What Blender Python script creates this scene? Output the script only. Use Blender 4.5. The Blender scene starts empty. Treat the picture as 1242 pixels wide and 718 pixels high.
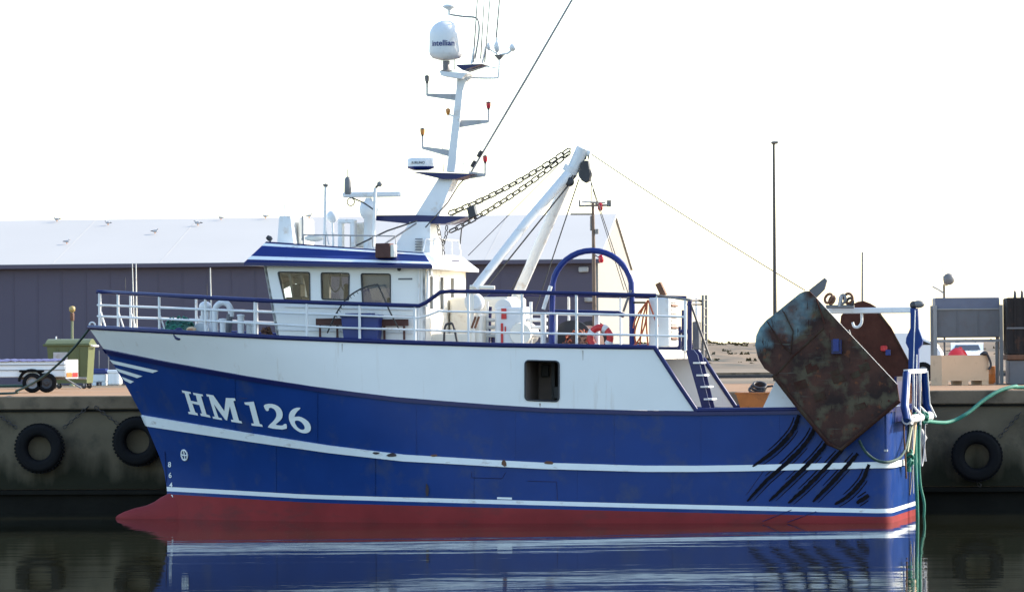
import bpy, math, random
from mathutils import Vector, Matrix, noise
from mathutils.geometry import tessellate_polygon
random.seed(7)
SC = bpy.context.scene
COL = SC.collection
R = math.radians

# ------------------------------------------------------------------ camera
FPX, IW, IH = 5500.0, 1242.0, 718.0
CAM = Vector((0.0, -110.0, 4.135))
PITCH = math.atan2(427 - 359, FPX)
ROLL = 0.00785
F_ = Vector((0, math.cos(PITCH), math.sin(PITCH)))
R0_ = Vector((1, 0, 0)); U0_ = R0_.cross(F_)
CR = (R0_ - ROLL * U0_).normalized(); CU = (U0_ + ROLL * R0_).normalized()
cd = bpy.data.cameras.new('camera'); cam = bpy.data.objects.new('camera', cd); COL.objects.link(cam)
cd.sensor_width = 36; cd.lens = 36 * FPX / IW; cd.clip_start = 1; cd.clip_end = 20000
m = Matrix((CR, CU, -F_)).transposed().to_4x4(); m.translation = CAM
cam.matrix_world = m
SC.camera = cam

# ------------------------------------------------------------------ light
SUN_AZ = Vector((0.93, 0.36)); SUN_EL = R(28)
w = bpy.data.worlds.new('World'); SC.world = w; w.use_nodes = True
nt = w.node_tree; nt.nodes.clear()
sky = nt.nodes.new('ShaderNodeTexSky'); sky.sky_type = 'NISHITA'; sky.sun_disc = False
sky.sun_elevation = SUN_EL; sky.sun_rotation = math.atan2(SUN_AZ.x, SUN_AZ.y)
sky.air_density = 1.0; sky.dust_density = 1.0; sky.ozone_density = 1.0; sky.altitude = 0
bg = nt.nodes.new('ShaderNodeBackground'); bg.inputs[1].default_value = 0.12
wo = nt.nodes.new('ShaderNodeOutputWorld')
nt.links.new(sky.outputs[0], bg.inputs[0]); nt.links.new(bg.outputs[0], wo.inputs[0])
sl = bpy.data.lights.new('sun', 'SUN'); sl.energy = 2.5; sl.angle = R(0.5); sl.color = (1.0, 0.90, 0.76)
so = bpy.data.objects.new('sun', sl); COL.objects.link(so)
td = Vector((SUN_AZ.normalized().x * math.cos(SUN_EL), SUN_AZ.normalized().y * math.cos(SUN_EL), math.sin(SUN_EL)))
so.rotation_euler = td.to_track_quat('Z', 'Y').to_euler()
so.location = (60, 20, 60)
SC.view_settings.view_transform = 'Standard'; SC.view_settings.look = 'None'
SC.view_settings.gamma = 1; SC.view_settings.exposure = 1.92
SC.view_settings.use_curve_mapping = False

# ------------------------------------------------------------------ frames: where a photo point lies on a plane of a frame
class Frame:
    def __init__(s, loc, rot):
        s.loc = Vector(loc); s.rot = rot
        s.a = Vector((math.cos(rot), math.sin(rot), 0)); s.b = Vector((-math.sin(rot), math.cos(rot), 0))
    def ray(s, px, py):
        d = F_ * FPX + CR * (px - IW / 2) - CU * (py - IH / 2)
        return d
    def loc3(s, p):
        q = p - s.loc
        return Vector((q.dot(s.a), q.dot(s.b), q.z))
    def world(s, p):
        return s.loc + s.a * p[0] + s.b * p[1] + Vector((0, 0, p[2]))
    def at(s, px, py, y):
        d = s.ray(px, py)
        t = (y - (CAM - s.loc).dot(s.b)) / d.dot(s.b)
        return s.loc3(CAM + d * t)
    def ground(s, px, py, z):
        d = s.ray(px, py); t = (z - CAM.z) / d.z
        return s.loc3(CAM + d * t)
W = Frame((0, 0, 0), 0)
S = Frame((-8.74, 4.75, 0), R(-11.3))
QY = Frame((-12.5, 9.5, 0), math.atan2(-3.7, 24.4))

# ------------------------------------------------------------------ materials
def mat(name, col, rough=0.5, metal=0.0, var=0.12, scale=3.0, bump=0.0, bscale=20.0, dirt=None, dirt_amt=0.0, dscale=2.0, dstretch=(1, 1, 1), spec=0.5, detail=4):
    mt = bpy.data.materials.new(name); mt.use_nodes = True
    n = mt.node_tree.nodes; l = mt.node_tree.links
    p = n['Principled BSDF']; p.inputs['Roughness'].default_value = rough; p.inputs['Metallic'].default_value = metal
    p.inputs['Specular IOR Level'].default_value = spec
    tc = n.new('ShaderNodeTexCoord')
    nz = n.new('ShaderNodeTexNoise'); nz.inputs['Scale'].default_value = scale; nz.inputs['Detail'].default_value = detail
    l.new(tc.outputs['Object'], nz.inputs['Vector'])
    mx = n.new('ShaderNodeMix'); mx.data_type = 'RGBA'
    c2 = tuple(c * (1 - 2.2 * var) for c in col); c1 = tuple(min(c * (1 + var), 0.95) for c in col)
    mx.inputs[6].default_value = (*c2, 1); mx.inputs[7].default_value = (*c1, 1)
    l.new(nz.outputs[0], mx.inputs[0]); out = mx.outputs[2]
    if dirt:
        mp = n.new('ShaderNodeMapping'); mp.inputs['Scale'].default_value = dstretch
        l.new(tc.outputs['Object'], mp.inputs['Vector'])
        dz = n.new('ShaderNodeTexNoise'); dz.inputs['Scale'].default_value = dscale; dz.inputs['Detail'].default_value = 6; dz.inputs['Roughness'].default_value = 0.65
        l.new(mp.outputs[0], dz.inputs['Vector'])
        rp = n.new('ShaderNodeValToRGB'); rp.color_ramp.elements[0].position = 0.62 - 0.3 * dirt_amt; rp.color_ramp.elements[1].position = 0.80 - 0.2 * dirt_amt
        l.new(dz.outputs[0], rp.inputs[0])
        m2 = n.new('ShaderNodeMix'); m2.data_type = 'RGBA'; m2.inputs[7].default_value = (*dirt, 1)
        l.new(rp.outputs[0], m2.inputs[0]); l.new(out, m2.inputs[6]); out = m2.outputs[2]
    l.new(out, p.inputs['Base Color'])
    if bump:
        bz = n.new('ShaderNodeTexNoise'); bz.inputs['Scale'].default_value = bscale; bz.inputs['Detail'].default_value = 3
        l.new(tc.outputs['Object'], bz.inputs['Vector'])
        bp = n.new('ShaderNodeBump'); bp.inputs['Strength'].default_value = 0.6; bp.inputs['Distance'].default_value = bump
        l.new(bz.outputs[0], bp.inputs['Height']); l.new(bp.outputs[0], p.inputs['Normal'])
    return mt
WHITE = mat('white_hull_paint', (.76, .76, .73), .35, var=.03, scale=1.2, bump=.012, bscale=1.3, dirt=(.60, .55, .48), dirt_amt=.05, dscale=1.6, dstretch=(3.2, 3.2, .25))
WHITEP = mat('white_paint', (.70, .71, .70), .4, var=.04, scale=4, dirt=(.5, .4, .3), dirt_amt=.1, dscale=3)
CREAM = mat('cream_and_sunlit_paint', (.80, .76, .66), .45, var=.05, scale=3, dirt=(.5, .4, .3), dirt_amt=.15, dscale=3)  # cream paint; on aft-facing parts it also carries painted sunlight
BLUE = mat('blue_hull_paint', (.009, .041, .185), .34, spec=.16, var=.14, scale=.9, bump=.014, bscale=1.1, dirt=(.035, .055, .13), dirt_amt=.28, dscale=1.4, dstretch=(1, 1, .8))
BLUED = mat('dark_blue_paint', (.008, .013, .085), .35, spec=.3, var=.1)
BLUEB = mat('bright_blue_paint', (.010, .027, .165), .35, spec=.3, var=.08)
RED = mat('red_antifouling', (.25, .028, .030), .6, spec=.2, var=.2, scale=1.0, dirt=(.13, .03, .03), dirt_amt=.3, dscale=1.4, dstretch=(.5, .5, 1.6))
STRIPE = mat('white_stripe_paint', (.76, .80, .80), .4, var=.04, dirt=(.25, .17, .12), dirt_amt=.08, dscale=2.2, dstretch=(1, 1, 3))
BLACK = mat('black_rubber', (.008, .008, .009), .8, spec=.15, var=.2, bump=.004, bscale=30)
SCRAPE = mat('worn_bar', (.007, .006, .009), .75, spec=.1, var=.3, scale=8, dirt=(.03, .017, .017), dirt_amt=.2, dscale=5)
DARK = mat('dark_steel', (.03, .03, .035), .5, var=.2)
GREY = mat('grey_steel', (.17, .17, .17), .45, var=.15, dirt=(.2, .12, .08), dirt_amt=.2)
LGREY = mat('light_grey_deck', (.42, .42, .42), .6, var=.1, dirt=(.25, .2, .15), dirt_amt=.3)
GALV = mat('galvanised_steel', (.26, .26, .26), .5, metal=.2, var=.1)
WIRE = mat('steel_wire', (.045, .042, .04), .6, metal=0, var=.2, scale=20)
CHAINM = mat('chain_steel', (.05, .043, .04), .7, metal=0, var=.3, scale=10)
RUST = mat('rusty_steel', (.055, .022, .016), .85, spec=.1, var=.3, scale=2.2, bump=.02, bscale=6, dirt=(.062, .056, .036), dirt_amt=.55, dscale=1.3)
RUST2 = mat('red_brown_rust', (.085, .034, .024), .85, spec=.1, var=.3, scale=2.5, bump=.015, bscale=6, dirt=(.06, .022, .016), dirt_amt=.5, dscale=2)
TURQ = mat('worn_turquoise_paint', (.11, .21, .25), .6, var=.2, scale=3, bump=.02, bscale=7, dirt=(.075, .034, .026), dirt_amt=.62, dscale=1.5)
RUSTBR = mat('rust_brown', (.16, .07, .035), .75, var=.3, scale=6)
LETTER = mat('white_lettering', (.78, .82, .80), .45, var=.03)
REDP = mat('red_paint', (.55, .025, .025), .4, var=.1)
REDLAMP = mat('red_lamp_glass', (.45, .015, .03), .2, var=.05)
AMBER = mat('amber_lamp_glass', (.55, .22, .05), .25, var=.1)
ORANGE = mat('orange_hose', (.50, .10, .035), .5, var=.15, scale=9)
GREENR = mat('green_rope', (.02, .19, .13), .7, var=.25, scale=25)
GREEND = mat('dark_green_rope', (.014, .05, .04), .75, var=.25, scale=25)
NETG = mat('green_netting', (.012, .11, .085), .85, var=.4, scale=12, bump=.03, bscale=25)
NETB = mat('brown_netting', (.10, .045, .03), .85, var=.4, scale=10, bump=.03, bscale=20)
WOODD = mat('dark_red_wood', (.085, .03, .022), .7, var=.25, scale=8)
WOODL = mat('pale_wood', (.62, .45, .27), .65, var=.12, scale=5, dirt=(.35, .2, .1), dirt_amt=.25)
TUBB = mat('blue_plastic', (.010, .028, .165), .4, var=.08)
CONC = mat('quay_concrete', (.150, .125, .085), .9, spec=.1, var=.22, scale=1.1, bump=.03, bscale=5, dirt=(.05, .045, .035), dirt_amt=.45, dscale=.7, detail=8)
COPE = mat('coping_concrete', (.20, .155, .105), .9, spec=.1, var=.18, scale=1.5, bump=.02, bscale=8, dirt=(.06, .052, .04), dirt_amt=.4, dscale=1.3, detail=8)
def tide(mt):   # wet weed stain that climbs the wall with a ragged upper edge
    n = mt.node_tree.nodes; l = mt.node_tree.links; p = n['Principled BSDF']; src = p.inputs['Base Color'].links[0].from_socket
    tc = n.new('ShaderNodeTexCoord'); sp = n.new('ShaderNodeSeparateXYZ'); l.new(tc.outputs['Object'], sp.inputs[0])
    mp = n.new('ShaderNodeMapping'); mp.inputs['Scale'].default_value = (1.6, 1.6, .35); l.new(tc.outputs['Object'], mp.inputs[0])
    z = n.new('ShaderNodeTexNoise'); z.inputs['Scale'].default_value = 1.2; z.inputs['Detail'].default_value = 8; l.new(mp.outputs[0], z.inputs['Vector'])
    a = n.new('ShaderNodeMath'); a.operation = 'MULTIPLY_ADD'; a.inputs[1].default_value = -1.6; l.new(z.outputs[0], a.inputs[0]); l.new(sp.outputs['Z'], a.inputs[2])
    rp = n.new('ShaderNodeMapRange'); rp.inputs[1].default_value = .05; rp.inputs[2].default_value = .75; l.new(a.outputs[0], rp.inputs[0])
    x = n.new('ShaderNodeMix'); x.data_type = 'RGBA'; x.inputs[6].default_value = (.022, .022, .014, 1); l.new(rp.outputs[0], x.inputs[0]); l.new(src, x.inputs[7]); l.new(x.outputs[2], p.inputs['Base Color'])
tide(CONC)
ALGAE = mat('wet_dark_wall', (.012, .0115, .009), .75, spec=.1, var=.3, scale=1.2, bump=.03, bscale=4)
WALLD = mat('slate_cladding', (.105, .092, .122), .7, spec=.15, var=.05, scale=.3)
ROOFM = mat('pale_roof_sheet', (.41, .405, .39), .6, spec=.2, var=.04, scale=.2)
GABLE = mat('cream_gable_cladding', (.225, .213, .19), .6, var=.03, scale=.4)
GREENB = mat('green_bin_plastic', (.085, .105, .034), .5, var=.1)
LIMEB = mat('faded_green_plastic', (.20, .22, .12), .5, var=.1)
PANELG = mat('blue_grey_sheet', (.115, .118, .13), .45, var=.1, scale=1.2, dirt=(.10, .09, .09), dirt_amt=.4)
PANELD = mat('dark_container_sheet', (.026, .023, .023), .7, spec=.15, var=.2, dirt=(.10, .05, .03), dirt_amt=.25)
VANW = mat('white_car_paint', (.74, .78, .80), .25, var=.02)
GLASSD = mat('dark_window_glass', (.02, .022, .025), .06, var=.1)
SKIPO = mat('orange_skip_paint', (.50, .17, .035), .6, var=.2, scale=3, dirt=(.16, .07, .03), dirt_amt=.45, dscale=2.4)
BIRD = mat('gull_plumage', (.45, .45, .46), .8, var=.3, scale=6)
INT = mat('cabin_interior', (.14, .12, .10), .7, var=.15)
INTD = mat('cabin_console', (.05, .05, .05), .6, var=.2)
LUM = mat('pale_yellow_lamp', (.42, .30, .11), .5, var=.1)

gl = bpy.data.materials.new('window_glass'); gl.use_nodes = True
n = gl.node_tree.nodes; l = gl.node_tree.links; n.remove(n['Principled BSDF'])
tr = n.new('ShaderNodeBsdfTransparent'); tr.inputs[0].default_value = (.92, .94, .92, 1)
gs = n.new('ShaderNodeBsdfGlossy'); gs.inputs['Roughness'].default_value = .02
fr = n.new('ShaderNodeFresnel'); fr.inputs[0].default_value = 1.5
ms = n.new('ShaderNodeMixShader'); l.new(fr.outputs[0], ms.inputs[0]); l.new(tr.outputs[0], ms.inputs[1]); l.new(gs.outputs[0], ms.inputs[2])
l.new(ms.outputs[0], n['Material Output'].inputs[0]); GLASS = gl

# water
wm = bpy.data.materials.new('harbour_water'); wm.use_nodes = True
n = wm.node_tree.nodes; l = wm.node_tree.links; p = n['Principled BSDF']
p.inputs['Base Color'].default_value = (.016, .017, .010, 1); p.inputs['Roughness'].default_value = .025; p.inputs['IOR'].default_value = 1.33
tc = n.new('ShaderNodeTexCoord'); hs = None
for sc_, st, h in (((.30, .8, 1), 1.0, .0050), ((1.2, 3.4, 1), 1.0, .0011), ((.05, .2, 1), 1.0, .016)):
    mp = n.new('ShaderNodeMapping'); mp.inputs['Scale'].default_value = sc_
    nz = n.new('ShaderNodeTexNoise'); nz.inputs['Scale'].default_value = st; nz.inputs['Detail'].default_value = 2
    l.new(tc.outputs['Object'], mp.inputs[0]); l.new(mp.outputs[0], nz.inputs['Vector'])
    mu = n.new('ShaderNodeMath'); mu.operation = 'MULTIPLY'; mu.inputs[1].default_value = h; l.new(nz.outputs[0], mu.inputs[0])
    if hs is None: hs = mu.outputs[0]
    else:
        ad = n.new('ShaderNodeMath'); ad.operation = 'ADD'; l.new(hs, ad.inputs[0]); l.new(mu.outputs[0], ad.inputs[1]); hs = ad.outputs[0]
bp = n.new('ShaderNodeBump'); bp.inputs['Strength'].default_value = 1.0; bp.inputs['Distance'].default_value = 1.0
l.new(hs, bp.inputs['Height']); l.new(bp.outputs[0], p.inputs['Normal'])
WATER = wm

# sandy ground: concrete apron colour near the edge, sand and dry grass beyond
gm = bpy.data.materials.new('sandy_ground'); gm.use_nodes = True
n = gm.node_tree.nodes; l = gm.node_tree.links; p = n['Principled BSDF']; p.inputs['Roughness'].default_value = .9
tc = n.new('ShaderNodeTexCoord')
def tn(scale, vec, det=6):
    z = n.new('ShaderNodeTexNoise'); z.inputs['Scale'].default_value = scale; z.inputs['Detail'].default_value = det
    l.new(vec, z.inputs['Vector']); return z.outputs[0]
def mixc(f, a, b):
    x = n.new('ShaderNodeMix'); x.data_type = 'RGBA'; l.new(f, x.inputs[0])
    for i, v in ((6, a), (7, b)):
        if isinstance(v, tuple): x.inputs[i].default_value = (*v, 1)
        else: l.new(v, x.inputs[i])
    return x.outputs[2]
def ramp(f, a, b):
    r_ = n.new('ShaderNodeValToRGB'); r_.color_ramp.elements[0].position = a; r_.color_ramp.elements[1].position = b; l.new(f, r_.inputs[0]); return r_.outputs[0]
c_ = mixc(ramp(tn(.35, tc.outputs['Object']), .35, .65), (.13, .09, .05), (.20, .145, .09))
c_ = mixc(ramp(tn(.08, tc.outputs['Object']), .45, .62), c_, (.085, .062, .034))
c_ = mixc(ramp(tn(2.5, tc.outputs['Object']), .60, .8), c_, (.06, .045, .028))
l.new(c_, p.inputs['Base Color']); GROUND = gm
dm = bpy.data.materials.new('dune_sand_and_marram'); dm.use_nodes = True
n = dm.node_tree.nodes; l = dm.node_tree.links; p = n['Principled BSDF']; p.inputs['Roughness'].default_value = .95
tc = n.new('ShaderNodeTexCoord')
mp = n.new('ShaderNodeMapping'); mp.inputs['Scale'].default_value = (.35, .12, 2.5); l.new(tc.outputs['Object'], mp.inputs[0])
c_ = mixc(ramp(tn(.5, mp.outputs[0]), .4, .6), (.17, .112, .062), (.095, .066, .036))
c_ = mixc(ramp(tn(1.1, mp.outputs[0]), .5, .7), c_, (.024, .023, .013))
l.new(c_, p.inputs['Base Color']); DUNE = dm

# ------------------------------------------------------------------ mesh builder
def V(*a): return Vector(a)
class MB:
    def __init__(s): s.v = []; s.f = []; s.m = []; s.sm = []; s.mats = []
    def mi(s, m):
        if m not in s.mats: s.mats.append(m)
        return s.mats.index(m)
    def face(s, pts, m, smooth=False):
        b = len(s.v); s.v += [Vector(p) for p in pts]; s.f.append(tuple(range(b, b + len(pts)))); s.m.append(s.mi(m)); s.sm.append(smooth)
    def mesh(s, vs, fs, m, smooth=False):
        b = len(s.v); s.v += [Vector(p) for p in vs]; k = s.mi(m)
        for f in fs: s.f.append(tuple(b + i for i in f)); s.m.append(k); s.sm.append(smooth)
    def box(s, a, b, m, bev=0.0):
        x0, x1 = sorted((a[0], b[0])); y0, y1 = sorted((a[1], b[1])); z0, z1 = sorted((a[2], b[2]))
        if bev <= 0 or min(x1 - x0, y1 - y0, z1 - z0) < 2.5 * bev:
            vs = [(x, y, z) for z in (z0, z1) for (x, y) in ((x0, y0), (x1, y0), (x1, y1), (x0, y1))]
            s.mesh(vs, [(3, 2, 1, 0), (4, 5, 6, 7), (0, 1, 5, 4), (1, 2, 6, 5), (2, 3, 7, 6), (3, 0, 4, 7)], m); return
        c = bev; prof = []
        def ring(x0, y0, x1, y1, c, z): return [(x0 + c, y0, z), (x1 - c, y0, z), (x1, y0 + c, z), (x1, y1 - c, z), (x1 - c, y1, z), (x0 + c, y1, z), (x0, y1 - c, z), (x0, y0 + c, z)]
        rs = [ring(x0 + c, y0 + c, x1 - c, y1 - c, c * .5, z0), ring(x0, y0, x1, y1, c, z0 + c), ring(x0, y0, x1, y1, c, z1 - c), ring(x0 + c, y0 + c, x1 - c, y1 - c, c * .5, z1)]
        vs = [q for r_ in rs for q in r_]; fs = [tuple(range(7, -1, -1)), tuple(range(24, 32))]
        for k in range(3):
            for i in range(8): j = (i + 1) % 8; fs.append((k * 8 + i, k * 8 + j, k * 8 + 8 + j, k * 8 + 8 + i))
        s.mesh(vs, fs, m)
    def obox(s, c, ax, ay, az, m):   # centre and three half vectors
        c = Vector(c); vs = [c + sx * ax + sy * ay + sz * az for sz in (-1, 1) for (sx, sy) in ((-1, -1), (1, -1), (1, 1), (-1, 1))]
        s.mesh(vs, [(3, 2, 1, 0), (4, 5, 6, 7), (0, 1, 5, 4), (1, 2, 6, 5), (2, 3, 7, 6), (3, 0, 4, 7)], m)
    def prism(s, poly, off, m, m_side=None):   # planar polygon of 3d points thickened by off
        poly = [Vector(p) for p in poly]; off = Vector(off); k = len(poly)
        tri = tessellate_polygon([poly]); back = [p + off for p in poly]
        s.mesh(poly, tri, m); s.mesh(back, [tuple(reversed(t)) for t in tri], m)
        for i in range(k):
            j = (i + 1) % k; s.face((poly[i], poly[j], back[j], back[i]), m_side or m)
    def plate(s, outer, holes, off, m):
        loops = [[Vector(p) for p in outer]] + [[Vector(p) for p in h] for h in holes]; off = Vector(off)
        flat = [p for lp in loops for p in lp]; tri = tessellate_polygon(loops)
        s.mesh(flat, tri, m); s.mesh([p + off for p in flat], [tuple(reversed(t)) for t in tri], m)
        for lp in loops:
            for i in range(len(lp)):
                j = (i + 1) % len(lp); s.face((lp[i], lp[j], lp[j] + off, lp[i] + off), m)
    def tube(s, pts, r, m, seg=8, closed=False, flat=None):
        pts = [Vector(p) for p in pts]; k = len(pts)
        rr = r if isinstance(r, (list, tuple)) else [r] * k
        rings = []; up = None
        for i, p in enumerate(pts):
            a = pts[i - 1] if (i > 0 or closed) else p; b = pts[(i + 1) % k] if (i < k - 1 or closed) else p
            t = (b - a); t = t.normalized() if t.length > 1e-9 else Vector((0, 0, 1))
            if up is None: up = Vector((0, 1, 0)) if abs(t.y) < .9 else Vector((1, 0, 0))
            x = up - t * up.dot(t)
            if x.length < 1e-6: x = Vector((1, 0, 0)) - t * t.x
            x.normalize(); y = t.cross(x); up = x
            rings.append([p + (x * math.cos(q) + y * math.sin(q)) * rr[i] for q in (2 * math.pi * j / seg for j in range(seg))])
        vs = [q for g in rings for q in g]; fs = []
        for i in range(k if closed else k - 1):
            a = i * seg; b = ((i + 1) % k) * seg
            for j in range(seg): j2 = (j + 1) % seg; fs.append((a + j, a + j2, b + j2, b + j))
        s.mesh(vs, fs, m, True)
        if not closed:
            s.face(list(reversed(rings[0])), m); s.face(rings[-1], m)
    def lathe(s, c, prof, m, seg=20, ax=Vector((0, 0, 1)), smooth=True, cap=True):   # prof: (radius, height)
        c = Vector(c); ax = Vector(ax).normalized(); x = ax.orthogonal().normalized(); y = ax.cross(x)
        vs = []; fs = []
        for (r, h) in prof:
            vs += [c + ax * h + (x * math.cos(q) + y * math.sin(q)) * r for q in (2 * math.pi * j / seg for j in range(seg))]
        for i in range(len(prof) - 1):
            for j in range(seg): j2 = (j + 1) % seg; fs.append((i * seg + j, i * seg + j2, (i + 1) * seg + j2, (i + 1) * seg + j))
        s.mesh(vs, fs, m, smooth)
        k = len(prof) - 1
        if cap and prof[0][0] > 1e-4: s.face([vs[j] for j in range(seg - 1, -1, -1)], m)
        if cap and prof[k][0] > 1e-4: s.face([vs[k * seg + j] for j in range(seg)], m)
    def ball(s, c, r, m, seg=14, rings=9, sc=(1, 1, 1)):
        c = Vector(c); vs = []; fs = []
        for i in range(rings + 1):
            t = math.pi * i / rings
            for j in range(seg):
                q = 2 * math.pi * j / seg
                vs.append(c + Vector((math.sin(t) * math.cos(q) * r * sc[0], math.sin(t) * math.sin(q) * r * sc[1], math.cos(t) * r * sc[2])))
        for i in range(rings):
            for j in range(seg): j2 = (j + 1) % seg; fs.append((i * seg + j, (i + 1) * seg + j, (i + 1) * seg + j2, i * seg + j2))
        s.mesh(vs, fs, m, True)
    def torus(s, c, Rm, r, m, ax=Vector((0, 1, 0)), seg=28, seg2=10, sq=1.0):
        c = Vector(c); ax = Vector(ax).normalized(); x = ax.orthogonal().normalized(); y = ax.cross(x); vs = []; fs = []
        for i in range(seg):
            q = 2 * math.pi * i / seg; d = x * math.cos(q) + y * math.sin(q)
            for j in range(seg2):
                t = 2 * math.pi * j / seg2; vs.append(c + d * (Rm + r * math.cos(t)) + ax * r * sq * math.sin(t))
        for i in range(seg):
            for j in range(seg2):
                i2 = (i + 1) % seg; j2 = (j + 1) % seg2; fs.append((i * seg2 + j, i2 * seg2 + j, i2 * seg2 + j2, i * seg2 + j2))
        s.mesh(vs, fs, m, True)
    def grid(s, rows, m, smooth=True, mats=None, skip=None):
        k = len(rows[0]); b = len(s.v)
        for r_ in rows: s.v += [Vector(p) for p in r_]
        for i in range(len(rows) - 1):
            mm = s.mi(mats[i] if mats else m)
            for j in range(k - 1):
                if skip and (i, j) in skip: continue
                s.f.append((b + i * k + j, b + i * k + j + 1, b + (i + 1) * k + j + 1, b + (i + 1) * k + j)); s.m.append(mm); s.sm.append(smooth)
    def build(s, name, parent=None, frame=None, origin=None, pos=None):
        """a part of a thing (parent given: points are in the thing's frame) or a thing of one mesh (frame + origin)"""
        o_ = Vector(origin) if origin is not None else (Vector(parent['o']) if parent is not None and 'o' in parent else Vector((0, 0, 0)))
        me = bpy.data.meshes.new(name); me.from_pydata([tuple(p - o_) for p in s.v], [], s.f); me.update()
        for q in s.mats: me.materials.append(q)
        me.polygons.foreach_set('material_index', s.m); me.polygons.foreach_set('use_smooth', s.sm)
        o = bpy.data.objects.new(name, me); COL.objects.link(o)
        if parent is not None: o.parent = parent
        elif frame is not None: o.location = frame.world(o_); o.rotation_euler = (0, 0, frame.rot)
        return o
OFFS = {}
def tag(o, label=None, cat=None, group=None, kind=None):
    if label: o['label'] = label
    if cat: o['category'] = cat
    if group: o['group'] = group
    if kind: o['kind'] = kind
    return o
def thing(name, label, cat, frame, origin, group=None):
    o = bpy.data.objects.new(name, None); COL.objects.link(o); o.empty_display_size = .2
    origin = Vector(origin); o.location = frame.world(origin); o.rotation_euler = (0, 0, frame.rot)
    OFFS[o.name] = origin
    return tag(o, label, cat, group)
def part(mb, name, parent, label=None):
    p = parent
    while p.name not in OFFS: p = p.parent
    o = mb.build(name, parent, origin=OFFS[p.name])
    if label: o['label'] = label
    return o
def single(mb, name, label, cat, frame, origin, group=None):
    return tag(mb.build(name, None, frame, origin), label, cat, group)
def lerp(a, b, t): return a + (b - a) * t
def interp(pts, x):
    if x <= pts[0][0]: return pts[0][1]
    for (x0, y0), (x1, y1) in zip(pts, pts[1:]):
        if x <= x1: return lerp(y0, y1, (x - x0) / (x1 - x0)) if x1 > x0 else y1
    return pts[-1][1]
def smooth_path(pts, n=6):
    pts = [Vector(p) for p in pts]; out = []
    for i in range(len(pts) - 1):
        p0 = pts[max(i - 1, 0)]; p1 = pts[i]; p2 = pts[i + 1]; p3 = pts[min(i + 2, len(pts) - 1)]
        for k in range(n):
            t = k / n
            out.append(.5 * ((2 * p1) + (p2 - p0) * t + (2 * p0 - 5 * p1 + 4 * p2 - p3) * t * t + (3 * p1 - p0 - 3 * p2 + p3) * t ** 3))
    return out + [pts[-1]]
def chaikin(p, n=2):
    for _ in range(n):
        q = []
        for i in range(len(p)):
            a = p[i]; b = p[(i + 1) % len(p)]
            q += [(.75 * a[0] + .25 * b[0], .75 * a[1] + .25 * b[1]), (.25 * a[0] + .75 * b[0], .25 * a[1] + .75 * b[1])]
        p = q
    return p
def SP(*pts): return [S.at(*p) for p in pts]     # several (px, py, v) points on the ship
def pbox(mb, fr, x0, y0, x1, y1, v0, v1, m, bev=0.0):
    a = fr.at(x0, y1, v0); b = fr.at(x1, y0, v0); mb.box((a.x, v0, a.z), (b.x, v1, b.z), m, bev)
def text_mesh(txt, size):
    cu = bpy.data.curves.new('lettering', 'FONT'); cu.body = txt; cu.size = size; cu.align_x = 'CENTER'; cu.offset = size * .018; cu.resolution_u = 3
    ob = bpy.data.objects.new('lettering', cu); COL.objects.link(ob)
    bpy.context.view_layer.update()
    me = bpy.data.meshes.new_from_object(ob.evaluated_get(bpy.context.evaluated_depsgraph_get()))
    vs = [v.co.copy() for v in me.vertices]; fs = [tuple(p.vertices) for p in me.polygons]
    bpy.data.objects.remove(ob); bpy.data.curves.remove(cu); bpy.data.meshes.remove(me)
    return vs, fs

# ================================================================== SETTING
QTOP = 3.065
mb = MB(); mb.face([(-1500, -400, 0), (1500, -400, 0), (1500, 60, 0), (-1500, 60, 0)], WATER)
tag(mb.build('water'), kind='structure')
mb = MB(); mb.face([(-1600, -420, -6), (1600, -420, -6), (1600, 80, -6), (-1600, 80, -6)], ALGAE)
tag(mb.build('harbour_bed'), kind='structure')
# ground sheet behind the quay coping (in quay frame)
mb = MB(); mb.face([(-700, 1.2, QTOP - .006), (800, 1.2, QTOP - .006), (4000, 6000, QTOP - .006), (-4000, 6000, QTOP - .006)], GROUND)
o = mb.build('ground', None, QY, (0, 0, 0)); tag(o, kind='structure')
mb = MB(); mb.face([(-300, 1.2, QTOP - .002), (300, 1.2, QTOP - .002), (300, 30, QTOP - .002), (-300, 30, QTOP - .002)], COPE)
# apron of old concrete
APR = mat('apron_concrete', (.30, .185, .108), .9, spec=.1, var=.15, scale=.5, bump=.01, bscale=6, dirt=(.2, .15, .11), dirt_amt=.4, dscale=.4, detail=8)
mb.mats = [APR]
o = mb.build('quay_apron', None, QY, (0, 0, 0)); tag(o, kind='structure')
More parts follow.
